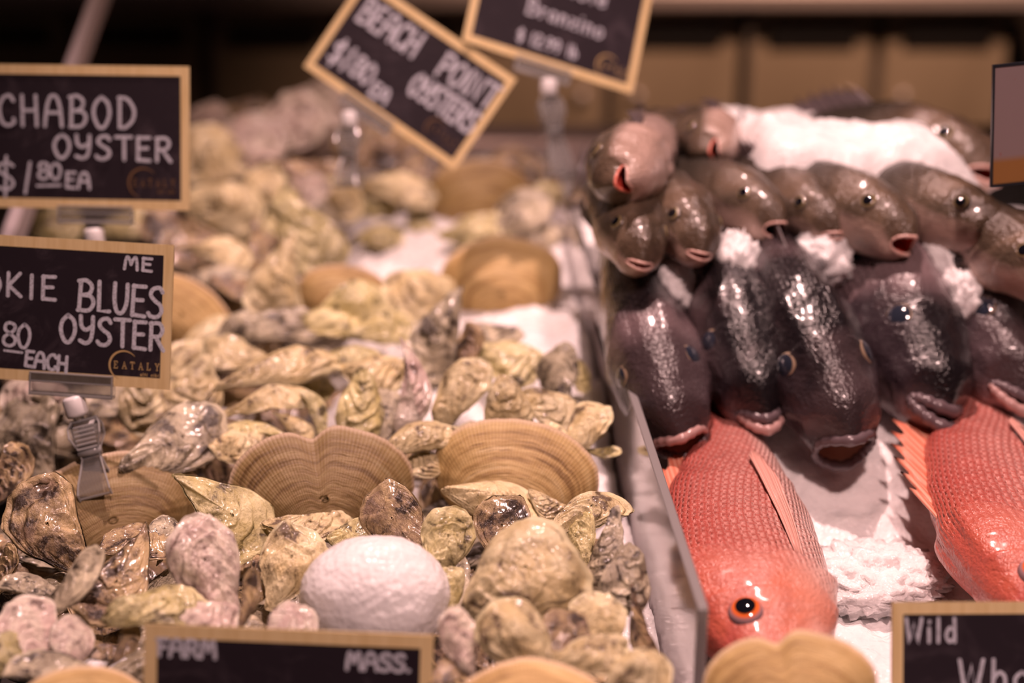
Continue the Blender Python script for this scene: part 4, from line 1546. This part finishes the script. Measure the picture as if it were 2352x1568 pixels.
# ------------------------------------------------------------------ oysters, placed one by one
# px, py, height, length px, direction hinge->lip, facing right, facing up, shape, tone, label [, flip, width, thickness]
F = [
 (110, 1222, .050, 275, 115, -.1, .2, 4, 2, 'big dark oval oyster standing in shadow at the far left', 0, .95, .8),
 (14, 1315, .035, 140, 80, -1.2, .3, 3, 2, 'narrow brown oyster cut by the left edge, below the big dark oval'),
 (80, 1345, .045, 140, 160, .2, 1.4, 1, 3, 'small curved oyster under the big dark oval, seen edge-on'),
 (165, 1352, .075, 230, 48, -.9, .5, 5, 3, 'grey-green pointed blade of an oyster sticking up at lower left', 0, .9, .6),
 (66, 1452, .060, 165, 100, .1, .4, 9, 1, 'lilac-grey fan-shaped oyster near the lower left corner', 0, .95, .7),
 (165, 1480, .05, 130, 75, .4, .5, 0, 1, 'small pink-tipped oyster between the lilac fan and the farm sign'),
 (135, 1530, .050, 210, 172, .1, 1.6, 1, 3, 'dark curved oyster lying edge-on near the lower left corner'),
 (14, 1505, .055, 110, 60, .3, .4, 0, 4, 'yellowish blurred oyster at the left edge near the bottom'),
 (282, 1335, .052, 250, 235, -.1, .4, 4, 2, 'wet brown oyster with a pale hollow near its top, left of the pink one', 0, .9, .8),
 (312, 1245, .045, 165, 20, .1, 1.2, 9, 2, 'rusty crusted oyster below the shaded clam shell'),
 (372, 1218, .045, 90, 40, .2, .8, 2, 3, 'small knobbly oyster tucked behind the left of the pink one'),
 (362, 1398, .070, 225, 8, 0, 1.0, 0, 4, 'shiny yellow-green lumpy oyster lying flat above the farm sign', 1, .85, 1.0),
 (474, 1302, .078, 245, 112, -.05, .15, 0, 1, 'big pink oyster facing the viewer in the lower left', 1, .92, .9),
 (530, 1172, .055, 255, -55, .1, .25, 4, 4, 'large striped oyster with dark rim, behind the pink one and the notched clam', 0, 1.0, .7),
 (672, 1295, .058, 205, 75, -.1, .3, 2, 0, 'cream and green oyster half hidden by the left of the ice ball', 1, .95, .9),
 (705, 1216, .042, 200, 10, 0, 1.5, 1, 0, 'thin pale oyster edge below the notched clam shell'),
 (574, 1380, .075, 160, 95, -1.4, .3, 5, 2, 'brown pointed oyster standing upright left of the ice ball', 0, .9, .7),
 (668, 1422, .065, 110, 30, .2, .7, 9, 1, 'small crumpled pinkish oyster against the left foot of the ice ball'),
 (465, 1425, .062, 190, 5, .1, 1.3, 2, 1, 'flat pink oyster just above the top edge of the farm sign', 1),
 (292, 1482, .052, 110, 80, -.3, .3, 8, 2, 'round-edged brown oyster touching the left end of the farm sign', 0, 1.3),
 (232, 1502, .035, 110, 20, .2, .9, 3, 2, 'dark wet oyster low beside the left end of the farm sign'),
 (600, 1345, .040, 120, 70, .3, .4, 1, 2, 'dark oyster low between the pink one and the cream and green one'),
 (390, 1245, .035, 100, 85, -.4, .4, 3, 2, 'dark narrow oyster in the gap left of the pink one'),
 (906, 1200, .062, 205, 125, -.25, .1, 2, 2, 'glossy brown flat oyster in front of the notched clam, above the ice ball', 0, .88, .7),
 (1022, 1243, .068, 165, 70, .1, .2, 0, 4, 'lumpy mottled oyster right of the glossy flat one', 1, 1.05, 1.2),
 (1150, 1215, .062, 175, 85, .0, .2, 2, 2, 'glossy grey-purple flat oyster with a dark spot on its rim, above the biggest oyster', 0, .98, .6),
 (1145, 1150, .050, 245, -32, .1, .6, 1, 0, 'arched banded oyster in front of the tan clam shell', 1, .9, 1.1),
 (1196, 1325, .082, 315, 28, -.1, .4, 10, 0, 'biggest double-lobed pale oyster in the lower middle', 1, .88, .85),
 (1345, 1172, .072, 180, 25, .2, .7, 7, 0, 'twisted gnarled oyster with an upturned tip near the divider', 0, 1.0, 1.3),
 (1326, 1245, .055, 160, 95, -.3, .3, 3, 4, 'narrow olive oyster standing behind the biggest oyster', 1),
 (1402, 1285, .068, 215, 248, -.8, .2, 3, 3, 'long ridged oyster standing upright close to the divider', 1, .95, 1.2),
 (1440, 1335, .074, 160, 250, .35, .3, 0, 3, 'grey oyster with hooked tip against the divider', 1, 1.0, 1.1),
 (1472, 1462, .055, 215, -62, 1.1, .3, 5, 2, 'thin brown blade of an oyster leaning on the divider', 0, .8, .6),
 (1376, 1435, .070, 145, 95, .1, .45, 9, 0, 'squarish crusted oyster in front of the biggest oyster, near the divider', 1, .95),
 (1184, 1462, .082, 195, 130, .0, .4, 6, 0, 'fat lumpy oyster just in front of the biggest oyster', 1, .95, 1.0),
 (1292, 1458, .072, 135, 40, .4, .5, 9, 2, 'brown fan-lined oyster between the fat lumpy and squarish ones', 0, .9, .7),
 (1056, 1475, .072, 165, 100, .3, .3, 0, 1, 'pinkish oyster standing at the right end of the farm sign', 1, .8, 1.1),
 (1365, 1508, .070, 190, 15, .1, .9, 2, 0, 'flat pale oyster above the blurred clam, near the divider', 1, .9),
 (1468, 1542, .066, 150, 20, .2, .7, 6, 0, 'small pale lumpy oyster in the corner by the front of the divider', 1),
 (1028, 1360, .055, 130, 80, .2, .3, 3, 4, 'narrow yellowish oyster between the ice ball and the biggest oyster', 1),
 (1075, 1412, .045, 130, -20, .1, 1.1, 1, 3, 'dark-rimmed oyster underneath the biggest oyster'),
 (812, 1228, .045, 110, 30, .1, .7, 0, 4, 'small green-speckled oyster peeping over the ice ball'),
 (1252, 1165, .048, 110, -35, .2, .6, 1, 0, 'small oyster under the right end of the arched one'),
 (1030, 1548, .060, 110, 60, .2, .7, 3, 2, 'dark small oyster low at the bottom edge right of the farm sign'),
]
for e in F:
    a = list(e) + [0, 1.0, 1.0][len(e) - 10:]
    a[2] = a[2] * .82 + .006
    oyster(*a[:10], flip=bool(a[10]), w=a[11], th=a[12], grp='f')

MID = [
 (408, 1018, .062, 250, 42, .1, .55, 0, 3, 'large bluish oyster half in shadow, right of the plastic clip', 0, .85, .9),
 (332, 922, .060, 150, 270, .1, .5, 0, 0, 'pale oyster half in shadow just below the right end of the sharp sign', 1),
 (78, 920, .062, 150, 200, .0, .5, 6, 1, 'pink oyster below the left part of the sharp sign', 1),
 (200, 940, .045, 150, 190, .0, .8, 1, 3, 'dark oyster directly behind the white joint of the sharp sign'),
 (60, 1010, .045, 220, 100, -.2, .4, 4, 3, 'big black oyster in deep shadow left of the plastic clip'),
 (30, 1095, .050, 150, 80, -.4, .4, 1, 2, 'black oyster at the left edge above the big dark oval'),
 (440, 900, .060, 175, 255, .1, .4, 2, 0, 'ruffled pale oyster right of the sharp sign corner', 1, 1.0, .9),
 (535, 812, .068, 150, 170, .0, 1.1, 6, 0, 'open-topped bowl-shaped oyster in the middle of the heap', 0, 1.0, 1.2),
 (640, 842, .078, 290, 24, .0, 1.3, 3, 0, 'long pale oyster slanting across the middle heap', 1, .9),
 (618, 918, .070, 215, 22, .0, 1.7, 5, 0, 'slender oyster parallel below the long slanting one', 1, .9),
 (735, 955, .060, 125, 110, .4, .3, 8, 4, 'narrow striped oyster with a dark right side, above the notched clam'),
 (682, 975, .055, 105, -50, .2, .6, 3, 0, 'short pale oyster left of the narrow striped one', 1),
 (575, 985, .060, 160, 170, .0, 1.8, 5, 4, 'thin flat oyster under the slender one'),
 (555, 1025, .055, 145, 15, .1, .9, 9, 0, 'pale crusted oyster at the left shoulder of the notched clam', 1),
 (655, 1018, .050, 130, 10, .1, 1.2, 1, 0, 'small oyster peeping over the left of the notched clam', 1),
 (830, 935, .066, 170, 260, .2, .4, 0, 4, 'pointed oyster with its tip up, right above the notched clam', 1, .85, 1.1),
 (860, 860, .074, 160, -25, -.2, 1.0, 2, 0, 'flat-topped oyster with a dark shaded side in the middle heap', 1, 1.0, 1.2),
 (790, 820, .072, 180, 15, .0, 1.4, 3, 4, 'long olive oyster behind the flat-topped one', 1),
 (957, 888, .080, 190, 262, -.1, .2, 8, 1, 'upright pink strip-like oyster in the middle heap', 1, 1.1, .8),
 (1055, 900, .074, 185, 58, -.4, .5, 0, 0, 'leaning tan oyster right of the upright pink strip', 1, .9),
 (1078, 812, .070, 150, 85, -.7, .3, 3, 2, 'tall brown oyster behind the leaning tan one'),
 (1000, 770, .078, 220, 260, .1, .35, 4, 3, 'long grey mottled oyster pointing down, behind the pink strip', 1, .85, 1.1),
 (962, 675, .070, 170, 200, .1, .6, 6, 0, 'pale rounded oyster at the edge of the bare ice', 1),
 (1125, 768, .062, 135, -25, .1, 1.5, 1, 3, 'dark wedge-like oyster lying below the clam in bare ice'),
 (1168, 832, .066, 175, -30, .1, .8, 2, 4, 'olive tan oyster right of the tall brown one', 1, 1.0, .8),
 (1168, 935, .074, 150, 275, .1, .3, 6, 0, 'wrinkled round oyster facing the viewer near the divider', 1, .9, 1.1),
 (1265, 938, .070, 150, -38, .2, .7, 0, 0, 'smooth oyster sloping right beside the wrinkled round one', 1),
 (1282, 862, .070, 135, 120, -.9, .5, 2, 3, 'dark gaping oyster by the divider above the sloping one', 0, 1.0, 1.3),
 (1325, 845, .062, 110, -60, .8, .5, 1, 4, 'yellow-green oyster against the divider behind the gaping one', 1),
 (1352, 978, .068, 130, 70, -.3, .6, 6, 0, 'yellowish cup-shaped oyster with a dark slit, touching the divider', 0, .9, 1.2),
 (1230, 1012, .062, 145, 10, .1, 1.1, 9, 0, 'pale flat-faced oyster behind the tan clam by the divider', 1),
 (1110, 1030, .058, 130, 20, .0, .9, 0, 0, 'small pale oyster above the left end of the tan clam', 1),
 (1066, 992, .060, 125, 38, .0, 1.2, 3, 3, 'small grey oyster below the leaning tan one', 1),
 (958, 1000, .066, 185, 25, .0, 1.3, 1, 0, 'curled pale oyster over the right shoulder of the notched clam', 1, 1.0, 1.1),
 (985, 1062, .050, 110, 200, .1, .9, 2, 0, 'pale ruffled oyster between the two big clam shells', 1),
 (1385, 1040, .050, 90, 20, .0, 1.6, 5, 4, 'thin oyster edge behind the tan clam against the divider'),
 (480, 760, .060, 170, 35, .0, 1.0, 3, 0, 'orange-tinged oyster by the upper right corner of the sharp sign', 1),
 (410, 830, .050, 120, 60, .1, .6, 1, 0, 'small oyster against the right edge of the sharp sign', 1),
 (700, 880, .055, 140, -40, .2, .8, 4, 4, 'olive oyster under the long slanting one', 1),
 (900, 960, .055, 120, 80, .3, .5, 1, 3, 'brown oyster low between the pointed one and the pink strip'),
 (1205, 985, .050, 100, -20, .2, .8, 3, 3, 'dark low oyster under the wrinkled round one'),
 (1310, 1000, .050, 110, -50, .2, .6, 0, 0, 'small oyster wedged between the sloping one and the yellowish cup', 1),
 (630, 752, .062, 240, 8, .0, 1.6, 0, 3, 'wet glistening oyster lying flat below the upright oval one', 1, .8),
 (760, 740, .064, 200, 5, .0, 1.4, 2, 4, 'green mottled oyster lying below the half-hidden clam', 1, .85),
 (880, 760, .062, 150, 40, .1, .8, 4, 4, 'olive oyster left of the long grey mottled one', 1),
]
for e in MID:
    a = list(e) + [0, 1.0, 1.0][len(e) - 10:]
    oyster(*a[:10], flip=bool(a[10]), w=a[11], th=a[12], grp='m')

BACK = [
 (627, 655, .080, 215, 268, .05, .25, 4, 0, 'upright oval oyster right of the clam behind the sharp sign', 1, .95),
 (712, 545, .085, 215, -58, .15, .4, 0, 4, 'large greenish oyster at the left edge of the bare ice', 1, .9),
 (808, 708, .070, 165, 30, .1, .6, 6, 4, 'greenish oyster lying on the half-hidden clam', 1),
 (505, 572, .080, 160, -28, .2, 1.0, 5, 0, 'orange-edged oyster right of the dim sign', 1, 1.2),
 (430, 575, .070, 130, 200, .0, .8, 2, 2, 'brown oyster between the two left signs'),
 (500, 632, .070, 170, 10, .1, 1.4, 3, 3, 'flat stacked oyster above the sharp sign corner', 1),
 (540, 665, .065, 130, -20, .1, 1.2, 1, 2, 'dark flat oyster beneath the stacked one'),
 (515, 475, .095, 190, -15, .1, .6, 6, 0, 'big pale oyster right of the dim sign, lower edge', 1, .95),
 (607, 435, .100, 130, 40, .1, .4, 2, 0, 'round lumpy oyster behind the big pale one', 1),
 (665, 480, .090, 130, 250, .2, .5, 1, 4, 'small olive oyster above the large greenish one', 1),
 (485, 365, .110, 190, 150, .0, .7, 9, 0, 'tan oyster touching the right end of the dim sign', 1),
 (560, 335, .115, 210, 35, -.1, .7, 0, 1, 'pink-brown oyster high in the far heap, left', 1),
 (650, 300, .120, 240, 42, -.2, .6, 4, 1, 'long leaning pink oyster near the top of the far heap', 1),
 (750, 280, .120, 250, 48, -.2, .5, 2, 1, 'tallest pink oyster in the far heap, left of the tilted sign', 1),
 (468, 285, .115, 120, 20, .0, .5, 9, 1, 'small pale oyster by the top right of the dim sign', 1),
 (700, 392, .100, 190, -8, .0, 1.8, 5, 2, 'thin dark slab-like oyster in the far heap'),
 (600, 385, .100, 160, -10, .0, 1.6, 3, 2, 'brown slab oyster under the pink-brown one'),
 (820, 300, .110, 170, 60, .1, .5, 0, 2, 'shaded oyster behind the clip of the tilted sign', 1),
 (890, 360, .095, 190, 40, .1, .7, 4, 2, 'dark brown oyster under the edge of the tilted sign', 1),
 (960, 385, .085, 160, 20, .0, .9, 1, 2, 'dark oyster under the lowest corner of the tilted sign'),
 (905, 430, .080, 210, -35, .0, 1.2, 5, 0, 'long thin oyster sloping down to the farthest clam', 1),
 (850, 470, .060, 150, 20, .0, 1.2, 2, 4, 'yellowish oyster half sunk in the ice, left of the farthest clam', 1),
 (780, 440, .080, 140, -60, .2, .6, 1, 0, 'pale oyster below the clip of the tilted sign', 1),
 (875, 545, .040, 110, 10, .0, 1.5, 6, 4, 'small yellow oyster alone in the bare ice', 1),
 (970, 525, .042, 90, 100, .1, .8, 1, 4, 'little yellow oyster tip poking from the ice below the farthest clam', 1),
 (1100, 535, .055, 170, 15, .0, 1.1, 2, 4, 'mottled oyster lying in ice between the two upper clams', 1),
 (1185, 500, .065, 170, 50, -.2, .7, 0, 3, 'leaning oyster right of the farthest clam', 1),
 (1245, 465, .060, 110, 65, .3, .6, 3, 4, 'small oyster close to the far end of the divider', 1),
 (1225, 550, .045, 120, 45, .2, .8, 1, 3, 'greyish oyster beside the divider above the clam in bare ice', 1),
 (1160, 375, .070, 160, 10, .0, .9, 4, 2, 'dark oyster behind the farthest clam', 0),
 (1230, 400, .060, 120, -30, .2, .7, 0, 2, 'brown oyster at the far foot of the divider', 1),
 (300, 515, .075, 130, 20, .0, .8, 0, 4, 'oyster between the two left signs, behind the joint', 1),
 (380, 520, .080, 120, 160, .1, .6, 6, 2, 'dark round oyster right of the joint of the dim sign', 0),
 (120, 520, .070, 150, 10, .0, .8, 2, 4, 'oyster in the gap between the two signs at the left edge', 1),
 (720, 620, .065, 120, -20, .1, 1.0, 3, 4, 'olive oyster under the large greenish one', 1),
 (590, 560, .075, 120, -70, .3, .5, 8, 2, 'narrow dark oyster left of the large greenish one'),
 (690, 440, .090, 130, 10, .0, 1.0, 9, 1, 'pale pink oyster behind the small olive one', 1),
 (545, 270, .090, 150, 20, .0, .9, 1, 2, 'shaded oyster at the back of the far heap', 0),
]
for e in BACK:
    a = list(e) + [0, 1.0, 1.0][len(e) - 10:]
    oyster(*a[:10], flip=bool(a[10]), w=a[11], th=a[12], grp='b')

# oysters lower in the heaps, seen only in the gaps
rr = random.Random(5)
FILL = {'f': ('oyster buried low in the front heap, only a sliver showing', []), 'm': ('oyster buried low in the middle heap, only a sliver showing', []), 'b': ('oyster buried low in the far heap, only a sliver showing', [])}
for k, x0, x1, y0_, y1_, nx, ny in (('f', 10, 1490, 1200, 1540, 13, 4), ('m', 10, 1370, 800, 1120, 11, 4), ('b', 420, 760, 300, 720, 5, 6)):
    for i in range(nx):
        for j in range(ny):
            px = x0 + (x1 - x0) * (i + .5 + .3 * rr.uniform(-1, 1)) / nx
            py = y0_ + (y1_ - y0_) * (j + .5 + .3 * rr.uniform(-1, 1)) / ny
            h = {'f': .004, 'm': .008, 'b': .035}[k] + rr.uniform(-.006, .006)
            p = P(px, py, h)
            if p.x > divx(p.y) - .045 or (150 < px < 470 and 1060 < py < 1260):
                continue
            ln = 255 / depth(p) * .86
            oyster(0, 0, 0, ln, rr.uniform(0, 360), rr.uniform(-.5, .5), rr.uniform(.6, 1.8), rr.randrange(10), rr.choice((2, 3, 2)), FILL[k][0], rr.random() < .5, 1, 1, k, p)  # only dark shell tones, picked to deepen the shade in the gaps
